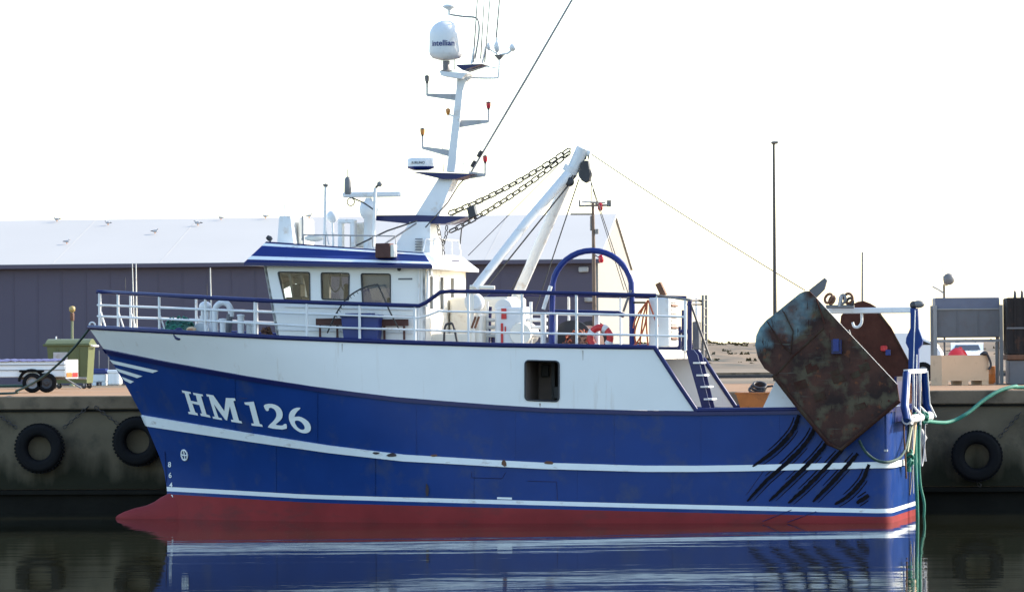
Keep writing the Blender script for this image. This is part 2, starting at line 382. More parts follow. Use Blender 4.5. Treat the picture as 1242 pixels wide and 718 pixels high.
# dunes
mb = MB(); rows = []
for j in range(14):
    t = j / 13; row = []
    for i in range(141):
        x = -60 + i * 1.6; y = 150 + t * 160
        h = 1.55 * (1 - math.cos(math.pi * min(t * 1.6, 1))) / 2
        h += (noise.noise(Vector((x * .06, y * .03, 2))) * .45 + noise.noise(Vector((x * .25, y * .1, 5))) * .34 + noise.noise(Vector((x * .9, y * .3, 8))) * .22) * min(t * 2, 1)
        row.append((x, y, QTOP - .02 + max(h, -.1)))
    rows.append(row)
mb.grid(rows, DUNE)
gb = MB(); rnd = random.Random(11); MARRAM = mat('marram_grass_blades', (.075, .066, .036), .95, var=.3, scale=.5, spec=.1)
for _ in range(5200):
    j = min(12, int(rnd.triangular(1, 13, 9))); i = rnd.randrange(140)
    if noise.noise(Vector((i * .11, j * .5, 3))) < -.12 and j < 8: continue
    p = Vector(rows[j][i]) + Vector((rnd.uniform(0, 1.6), rnd.uniform(-6, 6), -.02)); h_ = rnd.uniform(.07, .24)
    for k in range(3):
        a = rnd.uniform(0, 6.28); ww = rnd.uniform(.08, .30); d = Vector((math.cos(a), math.sin(a), 0)) * ww
        gb.face([p - d, p + d, p + Vector((rnd.uniform(-.2, .2), rnd.uniform(-.1, .1), h_))], MARRAM)
tag(gb.build('marram_grass'), 'dry marram grass tufts growing over the dunes behind the quay', 'dune grass', kind='stuff')
tag(mb.build('dunes'), kind='structure')
# low kerb across the sandy lot
mb = MB(); a = W.ground(700, 460, QTOP); mb.box((a.x, a.y, QTOP), (a.x + 60, a.y + .5, QTOP + .12), DARK)
mb.box((a.x + 3, a.y + 22, QTOP), (a.x + 70, a.y + 23, QTOP + .10), COPE)
tag(mb.build('kerb'), kind='structure')

# quay wall
quay = thing('quay_wall', 'long dark concrete quay wall with a lighter coping along the harbour water', 'wall', QY, (0, 0, 0))
def wallgrid(x0, x1, z0, z1, y, amp, mt, nx=120, nz=8):
    mb_ = MB(); rows = []
    for j in range(nz + 1):
        z = lerp(z0, z1, j / nz)
        rows.append([(lerp(x0, x1, i / nx), y + amp * noise.noise(Vector((lerp(x0, x1, i / nx) * .8, z * 1.5, 1))), z) for i in range(nx + 1)])
    mb_.grid(rows, mt); return mb_
part(wallgrid(-45, 75, .62, 2.72, .06, .03, CONC), 'wall_face', quay)
part(wallgrid(-45, 75, -1.5, .50, .12, .06, ALGAE), 'footing', quay)
mb = MB()
for k in range(20): mb.box((-44.6 + k * 6, .018, .62), (-44.57 + k * 6, .05, 2.66), ALGAE)
part(mb, 'wall_joints', quay)
mb = MB(); mb.box((-45, -.06, .47), (75, .5, .60), ALGAE, .02); part(mb, 'ledge', quay)
mb = MB(); x = -45
while x < 75:
    ln = 6.0; mb.box((x + .012, -.05, 2.72), (x + ln - .012, 1.2, QTOP), COPE, .025); x += ln
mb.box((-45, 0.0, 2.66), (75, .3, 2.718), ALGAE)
part(mb, 'coping', quay)

# tyre fenders hanging on the wall
def tyre(px, py, chain_pts, label):
    c = QY.at(px, py, -.22); t = thing('tyre_fender', label, 'tyre fender', QY, (c.x, -.22, c.z), 'tyre fenders hung on the quay wall')
    mb = MB(); prof = []
    for k in range(15):
        q = math.pi * 2 * k / 14
        prof.append((.485 + .165 * math.cos(q) * (1 if math.cos(q) > 0 else 1.05), .17 * max(-1, min(1, 1.25 * math.sin(q)))))
    mb.lathe(c, prof, BLACK, 40, V(0, 1, 0), cap=False)
    for k in range(40):
        q = 2 * math.pi * k / 40
        d = V(math.cos(q), 0, math.sin(q)); tt = V(-math.sin(q), 0, math.cos(q))
        mb.obox(c + d * .648, d * .012, V(0, .12, 0), tt * .03, BLACK)
    part(mb, 'tyre', t)
    for cp in chain_pts:
        mb = MB(); a = QY.at(cp[0], cp[1], -.08); b = QY.at(cp[2], cp[3], -.08)
        nn = int((b - a).length / .10); dr = (b - a).normalized()
        for i in range(nn):
            q = a + (b - a) * ((i + .5) / nn); sd = V(0, 1, 0) if i % 2 else dr.cross(V(0, 1, 0))
            mb.tube([q + dr * .065 + sd * .0, q + dr * .04 + sd * .035, q - dr * .04 + sd * .035, q - dr * .065, q - dr * .04 - sd * .035, q + dr * .04 - sd * .035], .013, CHAINM, 5, True)
        part(mb, 'chain', t)
tyre(48, 543.5, [(77, 519, 107, 493), (20, 519, -2, 503)], 'black tyre fender hung by two chains left of the bow, fully clear of the hull')
tyre(167, 535, [(143, 514, 115, 493)], 'black tyre fender half hidden behind the blue bow')
tyre(1185, 553, [(1212, 530, 1238, 500), (1185, 585, 1190, 590)], 'black tyre fender on the shaded wall to the right of the stern')

# warehouse
WF = Frame((W.at(722, 420, 55).x, 55, QTOP), R(-5.5))
wh = thing('warehouse', 'long warehouse with dark slate cladding, pale roof and cream gable end behind the quay', 'building', WF, (0, 0, 0))
ez = WF.at(722, 315.5, 0).z; Lw = 80; gw = WF.at(768, 315, 0).x
# gable width from how far the far eave shows beyond the near one
GWID = 17.0; rz = ez + 1.62; 
rzp = WF.at(738, 263.5, GWID / 2).z
mb = MB(); mb.box((-Lw, 0, 0), (0, .2, ez - .02), WALLD)
for i in range(int(Lw / .9)): mb.box((-Lw + i * .9, -.012, 0.3), (-Lw + i * .9 + .04, -.002, ez - .25), WALLD)
part(mb, 'wall', wh, 'dark slate long wall')
mb = MB(); mb.prism([(0.004, 0, 0), (0.004, GWID, 0), (0.004, GWID, ez), (0.004, GWID / 2, rzp), (0.004, 0, ez)], (.12, 0, 0), GABLE)
part(mb, 'gable_wall', wh, 'cream sunlit gable end')
mb = MB(); mb.box((-Lw, GWID - .2, 0), (0, GWID, ez - .02), WALLD); part(mb, 'wall', wh)
mb = MB()
mb.prism([(-Lw, -.25, ez - .08), (.2, -.25, ez - .08), (.2, GWID / 2, rzp), (-Lw, GWID / 2, rzp)], (0, 0, .12), ROOFM)
mb.prism([(-Lw, GWID + .25, ez - .08), (.2, GWID + .25, ez - .08), (.2, GWID / 2 + .004, rzp), (-Lw, GWID / 2 + .004, rzp)], (0, 0, .12), ROOFM)
for i in range(int(Lw / 1.0)):
    x = -Lw + i * 1.0; y0, z0, y1, z1 = -.25, ez + .04, GWID / 2 - .1, rzp + .1
    if i % 4 == 0: mb.prism([(x, y0, z0), (x + .02, y0, z0), (x + .02, y1, z1), (x, y1, z1)], (0, 0, .006), ROOFM)
part(mb, 'roof', wh)
mb = MB(); mb.box((-Lw, -.38, ez - .12), (.22, -.26, ez + .02), WALLD); part(mb, 'gutter', wh)
for wx, wy in ((708, 327), (715, 363)):
    mb = MB(); q = WF.at(wx, wy, 0); mb.box((q.x - .18, -.16, q.z - .1), (q.x + .18, -.035, q.z + .1), LGREY, .03); part(mb, 'wall_lamp', wh)

# gulls on the roof
def gull_mesh(mb, c, s, d):
    c = Vector(c); mb.ball(c + V(0, 0, .16 * s), .15 * s, BIRD, 10, 7, (1.75, .8, .8))
    mb.ball(c + V(-.24 * d * s, 0, .33 * s), .075 * s, BIRD, 8, 6)
    mb.tube([c + V(-.18 * d * s, 0, .2 * s), c + V(-.23 * d * s, 0, .3 * s)], .06 * s, BIRD, 6)
    mb.tube([c + V(-.30 * d * s, 0, .325 * s), c + V(-.39 * d * s, 0, .31 * s)], [.02 * s, .006 * s], AMBER, 5)
    mb.tube([c + V(.2 * d * s, 0, .17 * s), c + V(.42 * d * s, 0, .15 * s)], [.07 * s, .02 * s], DARK, 6)
    for k in (-1, 1): mb.tube([c + V(0, .04 * k, .08 * s), c + V(0, .04 * k, -.03)], .012, AMBER, 5)
GU = [(69, 269, 1, 1), (81, 296, -1, .9), (131, 274, 1, .9), (188, 284, -1, 1), (240, 274, 1, 1.1), (268, 267, 1, .8), (322, 266, 1, .9), (375, 265.5, -1, .9)]
GL = ['gull perched on the roof ridge, leftmost of the gulls', 'gull standing mid slope of the pale roof near the left edge', 'gull on the ridge second along from the left',
      'gull sitting mid slope of the roof left of the wheelhouse', 'darkest gull on the roof, just below the ridge', 'gull on the ridge next to the darkest gull',
      'gull on the ridge just left of the white locker', 'gull on the ridge between the white locker and radar']
for (px, py, d, s_), lb in zip(GU, GL):
    # on the roof slope: find where the ray meets it
    best = min((k * GWID / 2 / 60 for k in range(61)), key=lambda yy: abs(WF.at(px, py, yy).z - (ez + .04 + (rzp - ez + .08) * (yy + .25) / (GWID / 2 + .25))))
    c = WF.at(px, py, best); c.z = ez + .05 + (rzp - ez + .08) * (best + .25) / (GWID / 2 + .25) + .04
    mb = MB(); gull_mesh(mb, c, s_ * .42, d); single(mb, 'gull', lb, 'gull', WF, c, 'gulls on the warehouse roof')

# ================================================================== THE TRAWLER
ship = thing('fishing_trawler', 'blue and white steel trawler moored at the quay, HM 126 on its bow', 'fishing boat', S, (0, 0, 0))
STEM = [(398, 108), (415, 120), (433, 132.5), (468, 153), (505, 173), (543, 189), (562, 197), (580, 201), (594, 202.5), (612, 203), (630, 203)]
US = sorted([(S.at(x, y, 0).z, S.at(x, y, 0).x) for (y, x) in STEM])
def us(z): return interp(US, z)
BM = 3.2
def hb(u, z):
    z_ = max(0, min(1, z / 4.6)); Ln = lerp(8.6, 6.2, z_); pw = lerp(1.6, 2.2, z_)
    t = (u - us(z)) / Ln
    if t <= 0: return 0.0
    B = BM if z > 0 else BM + z * .3
    return B * (1 - (1 - min(t, 1)) ** pw)
def hnorm(u, z):
    e = .05; bu = (hb(u + e, z) - hb(u - e, z)) / (2 * e); bz = (hb(u, z + e) - hb(u, z - e)) / (2 * e)
    return Vector((-bu, -1, -bz)).normalized()
def H(px, py, off=0.0):
    v = -2.0
    for _ in range(14):
        p = S.at(px, py, v); v = .5 * v - .5 * hb(p.x, p.z) if _ < 4 else -hb(p.x, p.z)
    p = S.at(px, py, v)
    return p + hnorm(p.x, p.z) * off if off else p
def mir(p): return Vector((p[0], -p[1], p[2]))
REDT = [(203, 599), (378, 609.5), (520, 613.5), (800, 620.5), (1062, 626.5)]
SBOT = [(202, 595.3), (378, 604.8), (520, 608.8), (800, 616.3), (1062, 622)]
STOP = [(202, 590), (378, 599.8), (520, 603.8), (800, 611), (1062, 616.8)]
BBOT = [(178, 516), (309, 535.5), (400, 548.5), (490, 559), (643, 568), (800, 572.5), (890, 571.5), (1062, 567.5)]
BTOP = [(171, 503), (309, 526), (400, 540), (490, 551), (643, 560.3), (800, 565), (890, 564), (1062, 560)]
KTOP = [(127, 423), (200, 438), (309, 457.5), (400, 471.5), (490, 482.5), (643, 494), (800, 498.3), (845, 498.3), (960, 497), (1062, 494.5)]
CAPR = [(108.5, 398), (200, 403), (330, 410), (450, 415), (600, 419.5), (795, 422.5)]
def stemx(y): return interp(STEM, y)
LC = [215, 230, 250, 275, 300, 330, 365, 400, 440, 490, 540, 600, 660, 720, 780, 845, 900, 960, 1010, 1062]
U_E = S.at(1062, 560, -BM).x; RC = .36; U_T = U_E + RC
def row_px(A, B, f, cols, x_end=None):
    y0 = lerp(A[0][1], B[0][1], f); x0 = stemx(y0); first = cols[0]
    xs = [x0 + (first - x0) * k for k in (.06, .15, .28, .42, .57, .72, .87)] + list(cols)
    out = [S.at(x0, y0, 0)]
    for x in xs: out.append(H(x, lerp(interp(A, x), interp(B, x), f)))
    return out
rows = []; mats_ = []
def closed_row(r_):
    e = r_[-1]; r_ = r_[:-1] + [Vector((U_E, e.y, e.z))]; B = -e.y
    arc = [Vector((U_E + RC * math.sin(a), -(B - RC + RC * math.cos(a)), e.z)) for a in (math.pi / 2 * k / 6 for k in range(1, 7))]
    near = r_ + arc; tr_ = [Vector((U_T, q, e.z)) for q in (-1.5, 0, 1.5)]
    return near + tr_ + [mir(p) for p in reversed(near)]
nlow = len(LC) + 8
zb = []
for zz in (-.9, -.05):
    u0 = us(zz); r_ = [Vector((u0, 0, zz))] + [None] * 0
    ul = [H(x, 630).x for x in LC]
    xs = [u0 + (ul[0] - u0) * k for k in (.06, .15, .28, .42, .57, .72, .87)] + ul
    r_ += [Vector((u, -hb(u, zz), zz)) for u in xs]; rows.append(closed_row(r_)); mats_.append(RED)
rows.append(closed_row(row_px(REDT, REDT, 0, LC))); mats_.append(BLUE)
rows.append(closed_row(row_px(SBOT, SBOT, 0, LC))); mats_.append(STRIPE)
rows.append(closed_row(row_px(STOP, STOP, 0, LC))); mats_.append(BLUE)
for f in (.25, .5, .75): rows.append(closed_row(row_px(STOP, BBOT, f, LC))); mats_.append(BLUE)
rows.append(closed_row(row_px(BBOT, BBOT, 0, LC))); mats_.append(BLUE)
rows.append(closed_row(row_px(BTOP, BTOP, 0, LC))); mats_.append(BLUE)
for f in (.25, .5, .75): rows.append(closed_row(row_px(BTOP, KTOP, f, LC))); mats_.append(BLUE)
rows.append(closed_row(row_px(KTOP, KTOP, 0, LC)))
mb = MB(); mb.grid(rows, BLUE, True, mats_)
hull = part(mb, 'hull', ship)
# bulbous bow
mb = MB(); tip = S.at(140, 627.5, 0); L_ = .4 - tip.x
prof = [(0.0, tip.x), (.06, tip.x + .05), (.15, tip.x + .22), (.24, tip.x + .5), (.31, tip.x + .8), (.40, tip.x + 1.02), (.52, tip.x + 1.2), (.66, tip.x + 1.5), (.7, tip.x + 2.0)]
ry = [0, .05, .11, .16, .19, .21, .22, .23, .2]
rows_ = [[Vector((h_, ry[i] * math.sin(2 * math.pi * j / 24), .02 + r_ * math.cos(2 * math.pi * j / 24))) for j in range(25)] for i, (r_, h_) in enumerate(prof)]
mb.grid(rows_, RED); part(mb, 'bulbous_bow', hull)
# belting strake: raised white strip round the whole boat
def strip(mb, top, bot, off, m):
    """raised strip between two rows of hull points"""
    def push(p):
        if p.x >= U_E + .001: 
            d = Vector((p.x - U_E, (p.y + (BM - RC)) if p.y < -(BM - RC) else ((p.y - (BM - RC)) if p.y > (BM - RC) else 0), 0))
            d = d.normalized() if d.length > 1e-6 else V(1, 0, 0)
        else:
            d = hnorm(p.x, p.z); d = mir(d) if p.y > 0 else d
        return p + d * off
    T = [push(p) for p in top]; B = [push(p) for p in bot]
    mb.grid([bot, B], m, True); mb.grid([B, T], m, True); mb.grid([T, top], m, True)
i_b = 8
mb = MB(); strip(mb, rows[i_b + 1], rows[i_b], .05, STRIPE); part(mb, 'belting_strake', hull)
kb = closed_row(row_px([(x, y + 5.2) for x, y in KTOP], [(x, y + 5.2) for x, y in KTOP], 0, LC))
mb = MB(); strip(mb, rows[-1], kb, .045, BLUED); part(mb, 'knuckle_strake', hull)
# upper white side with the big opening
UC = [140, 152, 168, 185, 205, 230, 260, 300, 340, 380, 430, 480, 540, 590, 637, 678, 720, 760]
FR = [0, .1, .22, .35, .5, .65, .767, .88, 1]   # from knuckle up; .113 and .767 are the opening's edges
FR = [0, .113, .3, .5, .65, .767, .88, 1]
def up_row(f):
    y0 = lerp(KTOP[0][1], CAPR[0][1], f); x0 = stemx(y0); xe = lerp(845, 794, f)
    xs = [x0 + (140 - x0) * k for k in (.06, .15, .28, .42, .57, .72, .87)] + UC + [xe]
    return [S.at(x0, y0, 0)] + [H(x, lerp(interp(KTOP, x), interp(CAPR, x), f)) for x in xs]
ur = [up_row(f) for f in FR]
ci = 8 + UC.index(637)
sk = {(i, ci) for i in (1, 2, 3, 4)}
mb = MB(); mb.grid(ur, WHITE, True, None, sk)
mb.grid([[mir(p) for p in r_] for r_ in ur], WHITE, True)
upper = part(mb, 'upper_side', ship)
# opening: lined recess with rounded frame
o00, o01, o10, o11 = ur[1][ci], ur[1][ci + 1], ur[5][ci], ur[5][ci + 1]
mb = MB(); dv = V(0, 1.7, 0)
IN1 = mat('passage_lining', (.24, .19, .165), .7, var=.15)
mb.face([o00, o01, o01 + dv, o00 + dv], IN1); mb.face([o10, o11, o11 + dv, o10 + dv], IN1)
mb.face([o00, o10, o10 + dv, o00 + dv], IN1); mb.face([o01, o11, o11 + dv, o01 + dv], IN1); mb.face([o00 + dv, o01 + dv, o11 + dv, o10 + dv], IN1)
q = o00; mb.box((q.x + .42, q.y + 1.2, q.z), (q.x + .5, q.y + 1.66, o10.z), INTD); mb.box((q.x + .52, q.y + .9, q.z + .02), (q.x + .8, q.y + 1.6, q.z + .32), INTD, .02)
mb.box((q.x + .1, q.y + 1.5, q.z + .55), (q.x + .3, q.y + 1.6, q.z + .85), INTD, .02)
op = part(mb, 'side_opening', ship)
mb = MB(); rr = .09; fp = []
for (cx, cz, a0) in ((o11.x - rr, o11.z - rr, 0), (o10.x + rr, o10.z - rr, 90), (o00.x + rr, o00.z + rr, 180), (o01.x - rr, o01.z + rr, 270)):
    fp += [V(cx + rr * math.cos(R(a0 + k * 22.5)), -BM - .012, cz + rr * math.sin(R(a0 + k * 22.5))) for k in range(5)]
mb.tube(fp, .022, DARK, 6, True)
for c0, k in ((o11, 0), (o10, 5), (o00, 10), (o01, 15)):   # corner fillets of hull plate
    cc = V(c0.x, -BM + .002, c0.z); mb.mesh([cc] + [V(p.x, -BM + .002, p.z) for p in fp[k:k + 5]], [(0, 1, 2), (0, 2, 3), (0, 3, 4), (0, 4, 5)], WHITE)
part(mb, 'opening_frame', op)
# cap rails
def caps(mb, pts, r=.06): mb.tube(pts, r, BLUED, 8); mb.tube([mir(p) for p in pts], r, BLUED, 8)
mb = MB(); caps(mb, [p + V(0, 0, .02) for p in ur[-1]] + [lerp(ur[-1][-1], ur[0][-1], k) for k in (.5, 1)], .058)
aft = [p for p in rows[-1] if p.x >= S.at(843, 498, -BM).x]
mb.tube([p + V(0, 0, .01) for p in aft], .058, BLUED, 8)
part(mb, 'cap_rail', ship)
# decks
mb = MB(); dk = [p + V(0, .03 if k else 0, -.05) for k, p in enumerate(ur[-1])]
mb.grid([dk, [mir(p) for p in dk]], LGREY, False)
ed = ur[-1][-1]; UA = ed.x
mb.box((UA - .05, -BM + .06, ed.z - .27), (UA + .12, BM - .06, ed.z - .045), CREAM, .02)  # aft edge of the grey deck, sunlight painted in as cream
mb.box((UA - 3, -BM + .06, ed.z - .22), (UA - .052, BM - .06, ed.z - .16), LGREY)
part(mb, 'upper_deck', ship)
MDZ = 1.75
mb = MB(); mb.box((UA - 6, -BM + .06, MDZ - .05), (U_T - .08, BM - .06, MDZ), LGREY); part(mb, 'main_deck', ship)
mb = MB()     # aft bulkhead under the deck
mb.box((UA - .9, -BM + .06, MDZ), (UA - .82, BM - .06, ed.z - .22), LGREY)
mb.box((UA - .82, .6, MDZ + .15), (UA - .79, 1.3, MDZ + 2.0), DARK, .01)
part(mb, 'bulkhead', ship)
# inner bulwark lining with stays
mb = MB()
for sgn in (-1, 1):
    mb = MB(); mb.box((UA + 1.1, sgn * (BM - .10), MDZ), (U_T - .1, sgn * (BM - .07), ur[0][-1].z - .02), BLUE)
    x = UA + 1.4
    while x < U_T - .3: mb.prism([(x, sgn * (BM - .1), MDZ), (x, sgn * (BM - .45), MDZ), (x, sgn * (BM - .1), MDZ + .8)], (.02, 0, 0), BLUE); x += .9
    part(mb, 'bulwark_lining', ship)
# lettering and marks on the bow
def hull_poly(mb, loops, m, off=.012):
    """flat outlines in the photo laid onto the curved plating"""
    flat = [Vector((x, y, 0)) for lp in loops for (x, y) in lp]
    tri = tessellate_polygon([[Vector((x, y, 0)) for (x, y) in lp] for lp in loops])
    tri = [t for t in tri if len(set(t)) == 3]
    mb.mesh([H(p.x, p.y, off) for p in flat], tri, m)
def L(pts): return [(210 + x / 6.9, 460 + y / 6.9) for x, y in pts]
HH = [(76, 88), (150, 103), (154, 118), (135, 117), (152, 175), (208, 187), (193, 130), (174, 126), (170, 108), (250, 123), (256, 138), (238, 137), (283, 290), (308, 297), (318, 318), (236, 301), (230, 281), (246, 283), (223, 212), (164, 199), (190, 272), (207, 280), (212, 300), (134, 285), (128, 268), (148, 268), (100, 112), (82, 108)]
MM = [(280, 120), (340, 130), (432, 262), (445, 152), (520, 155), (526, 175), (508, 178), (555, 342), (575, 348), (581, 366), (492, 352), (487, 334), (508, 336), (478, 222), (455, 342), (440, 335), (345, 205), (384, 316), (408, 322), (415, 338), (338, 325), (333, 308), (352, 308), (302, 142), (286, 140)]
N1 = [(598, 190), (678, 183), (728, 370), (748, 376), (754, 394), (662, 384), (656, 366), (680, 366), (640, 215), (606, 208)]
N2 = chaikin([(760, 210), (815, 199), (870, 212), (908, 245), (922, 285), (915, 325), (885, 355), (855, 378), (920, 385), (935, 368), (955, 372), (955, 421), (795, 404), (803, 382), (845, 345), (868, 308), (866, 272), (848, 245), (820, 232), (803, 240), (805, 258), (785, 264), (768, 240)], 1)
N6 = chaikin([(1060, 231), (1072, 240), (1042, 264), (1022, 295), (1018, 313), (1055, 305), (1105, 325), (1146, 362), (1159, 405), (1145, 440), (1108, 451), (1060, 440), (1010, 405), (980, 360), (968, 310), (980, 268), (1012, 240)], 2)
N6h = chaikin([(1028, 340), (1062, 343), (1096, 375), (1108, 408), (1090, 422), (1055, 410), (1032, 382), (1020, 355)], 2)
mb = MB()
for lp in ([HH], [MM], [N1], [N2], [N6, N6h]): hull_poly(mb, [L(q) for q in lp], LETTER, .018)
part(mb, 'registration_lettering', hull)
mb = MB()
def hquad(mb, a, b, c, d, m, nseg=8, off=.012):
    rows_ = []
    for t in (0, 1):
        p, q = ((a, b), (d, c))[t]
        rows_.append([H(lerp(p[0], q[0], k / nseg), lerp(p[1], q[1], k / nseg), off) for k in range(nseg + 1)])
    mb.grid(rows_, m)
hquad(mb, (133, 436), (192.5, 449.4), (185.5, 452), (137.5, 441), LETTER)
hquad(mb, (140.5, 446), (173.4, 455.9), (166.7, 458.2), (145, 451), LETTER)
hquad(mb, (147.5, 456.2), (163, 462.4), (158.5, 464.8), (151, 460.8), LETTER)
part(mb, 'bow_stripes', hull)
mb = MB()    # thruster mark: ring with a cross
ring = [H(224.3 + 3.6 * math.cos(k * math.pi / 12) + .8 * math.sin(k * math.pi / 12), 551.5 + 6.2 * math.sin(k * math.pi / 12), .02) for k in range(24)]
mb.tube(ring, .022, LETTER, 6, True)
mb.tube([H(223.5, 546, .02), H(225.1, 557, .02)], .018, LETTER, 6); mb.tube([H(220.9, 551, .02), H(227.7, 552, .02)], .018, LETTER, 6)
part(mb, 'thruster_mark', hull)
mb = MB()
for ch, px, py in (('8', 206.3, 566), ('6', 207, 579), ('4', 208, 591), ('2', 209, 606), ('0', 209.2, 619.5)):
    vs, fs = text_mesh(ch, 1.0)
    mb = MB(); mb.mesh([H(px + v.x * 8.0, py - v.y * 9.0, .02) for v in vs], fs, LETTER); part(mb, 'draught_mark', hull)
# rubbing bars and scrapes on the quarter
def zb3(x, y): return (890 + x / 3.017, 480 + y / 3.017)
for path in ([(240, 70), (215, 130), (150, 200), (70, 258)], [(302, 108), (270, 165), (200, 240), (120, 310), (50, 385)], [(348, 160), (300, 222), (220, 300), (130, 385)],
             [(400, 195), (330, 270), (260, 340), (200, 392)], [(455, 210), (380, 295), (290, 387)], [(496, 250), (470, 310), (420, 365), (370, 396)], [(495, 362), (450, 392)]):
    px = smooth_path([(*zb3(x, y), 0) for x, y in path], 14); rnd = random.Random(len(path) * 31 + path[0][0])
    for wid, sh, k0, k1, nm in ((2.4, 0, 0, 1, 'scrape_mark'), (.8, 5.4, .1, .75, 'scrape_line'), (.6, -5.2, .3, .95, 'scrape_line')):
        q_ = px[int(k0 * len(px)):max(int(k1 * len(px)), int(k0 * len(px)) + 4)]; k = len(q_)
        if k < 4: continue
        l_, r_ = [], []
        for i, p in enumerate(q_):
            d = (q_[min(i + 1, k - 1)] - q_[max(i - 1, 0)]).normalized(); nn = Vector((-d.y, d.x, 0)); t_ = (i + .5) / k
            w_ = wid * (.35 + .75 * math.sin(math.pi * min(t_ * .9 + .12, 1)) ** .5)
            a_ = p + nn * (sh + w_ * (1 + .35 * noise.noise(Vector((p.x * .3, p.y * .3, 1))) + .12 * rnd.uniform(-1, 1))); b_ = p + nn * (sh - w_ * (1 + .35 * noise.noise(Vector((p.x * .3, p.y * .3, 7))) + .12 * rnd.uniform(-1, 1)))
            l_.append(H(a_.x, a_.y, .058 if wid > 1 else .006)); r_.append(H(b_.x, b_.y, .058 if wid > 1 else .006))
        mb = MB(); mb.grid([l_, r_], SCRAPE); part(mb, nm, hull)
mb = MB()   # bare weld seams and scars
for path in ([(930, 565), (905, 600)], [(572, 572), (572, 579), (609, 580), (613, 573)], [(640, 583), (675, 584), (676, 606)], [(200, 547), (202, 585)], [(960, 618), (925, 632)], [(990, 620), (955, 633)], [(165, 475), (225, 477), (300, 483)]):
    mb = MB(); mb.tube([H(x, y, .004) for x, y in path], .009, BLUED, 5); part(mb, 'weld_seam', hull)
def seam(x, A, B, m_):
    mb = MB(); mb.tube([H(x, lerp(interp(A, x), interp(B, x), k / 6), -.001) for k in range(7)], .007, m_, 5); part(mb, 'plate_seam', hull)
for x in (285, 385, 505, 625, 745, 850, 945): seam(x, KTOP, BTOP, BLUE)
for x in (335, 455, 575, 700, 815): seam(x, BBOT, STOP, BLUE)
RUNM = mat('rust_run', (.33, .27, .22), .6, var=.2, scale=9)
for x, y0, ln, w_ in ((415, 417, 10, .4), (655, 489, 5, 1.0), (707, 425, 12, .4)):
    mb = MB(); mb.grid([[H(x - w_ * (1 - k / 6) - .15, y0 + ln * k / 6, .004) for k in range(7)], [H(x + w_ * (1 - k / 6) + .15, y0 + ln * k / 6, .004) for k in range(7)]], RUNM); part(mb, 'rust_run', hull)
RUSTD = mat('dark_rust_smear', (.045, .03, .035), .7, var=.3, scale=9)
def scar(cx, cy, w_, h_, m, k=9, seed=1):
    rnd = random.Random(seed); out = []
    for i in range(k):
        a = 2 * math.pi * i / k; r_ = .7 + .5 * rnd.random(); out.append((cx + math.cos(a) * w_ * r_ / 2, cy + math.sin(a) * h_ * r_ / 2))
    return out
mb = MB()
for i, (cx, cy, w_, h_) in enumerate(((518, 594, 4, 17), (612, 561.5, 7, 8), (666, 561, 10, 5), (476, 551, 14, 5), (457, 549, 10, 3), (527, 552, 8, 3))):
    mb = MB(); hull_poly(mb, [scar(cx, cy, w_, h_, None, 9, i)], RUSTD if i in (0, 3, 4) else RUSTBR, .056 if i else .012); part(mb, 'paint_scar', hull)
mb = MB(); hquad(mb, (603, 602.5), (621, 603), (621, 605.5), (603, 605), LETTER); part(mb, 'hull_mark', hull)

# ---- railings
def RP(px, py, ins=.12):
    v = -2.0
    for _ in range(12):
        p = S.at(px, py, v); v = -max(hb(p.x, 4.45) - ins, .04)
    return S.at(px, py, v)
RT = [(118.5, 354), (200, 358.5), (309, 364.5), (400, 367.5), (508, 371), (516, 367.5), (534, 354.5), (545, 353.5), (600, 354), (700, 356), (796, 358.5)]
RM = [(118.5, 370), (200, 373.5), (309, 378), (400, 381.5), (508, 385.5), (518, 383), (532, 377.5), (600, 379), (766, 382), (831, 384.5)]
RL = [(118.5, 383.5), (200, 387), (309, 392), (400, 397), (500, 400), (600, 403.2), (766, 406.3), (831, 408)]
def railcurve(Pt, step=14):
    xs = [Pt[0][0] + .5 * k for k in range(0, 12, 3)]; x = Pt[0][0] + 7
    while x < Pt[-1][0] - 3: xs.append(x); x += step
    xs += [q[0] for q in Pt]; xs = sorted(set(xs))
    return [RP(x, interp(Pt, x)) for x in xs]
mb = MB(); c = railcurve(RT); mb.tube([mir(p) for p in reversed(c) if p.x < UA - .1] + c, .05, BLUED, 8); rail = part(mb, 'railing', ship)
for Pt in (RM, RL):
    mb = MB(); c = railcurve(Pt); mb.tube([mir(p) for p in reversed(c) if p.x < UA - .1] + c, .027, WHITEP, 7); part(mb, 'rail_bar', rail)
for px in (120.5, 143, 193, 249, 309, 372, 436, 503, 568, 633, 699, 796, 831):
    bt = RP(px, interp(CAPR, px) + (0 if px > 200 else 0)); tp = RP(px, interp(RT, px) if px <= 796 else 364)
    tp = V(tp.x, tp.y, tp.z)
    for k in (0, 1):
        if px > 796 and k: continue
        f_ = mir if k else (lambda p: p)
        mb = MB(); mb.tube([f_(V(tp.x, tp.y, bt.z - .05)), f_(tp)], .034, WHITEP, 8)
        if px < 210: mb.tube([f_(V(tp.x + .16, tp.y + .03, bt.z - .02)), f_(V(tp.x + .02, tp.y, lerp(bt.z, tp.z, .45)))], .02, WHITEP, 6)
        part(mb, 'rail_post', rail)
# stern end of the near rail
mb = MB(); mb.tube(SP((796, 358.5, -BM + .12), (838, 364, -BM + .12)), .03, GREY, 7); part(mb, 'rail_bar', rail)

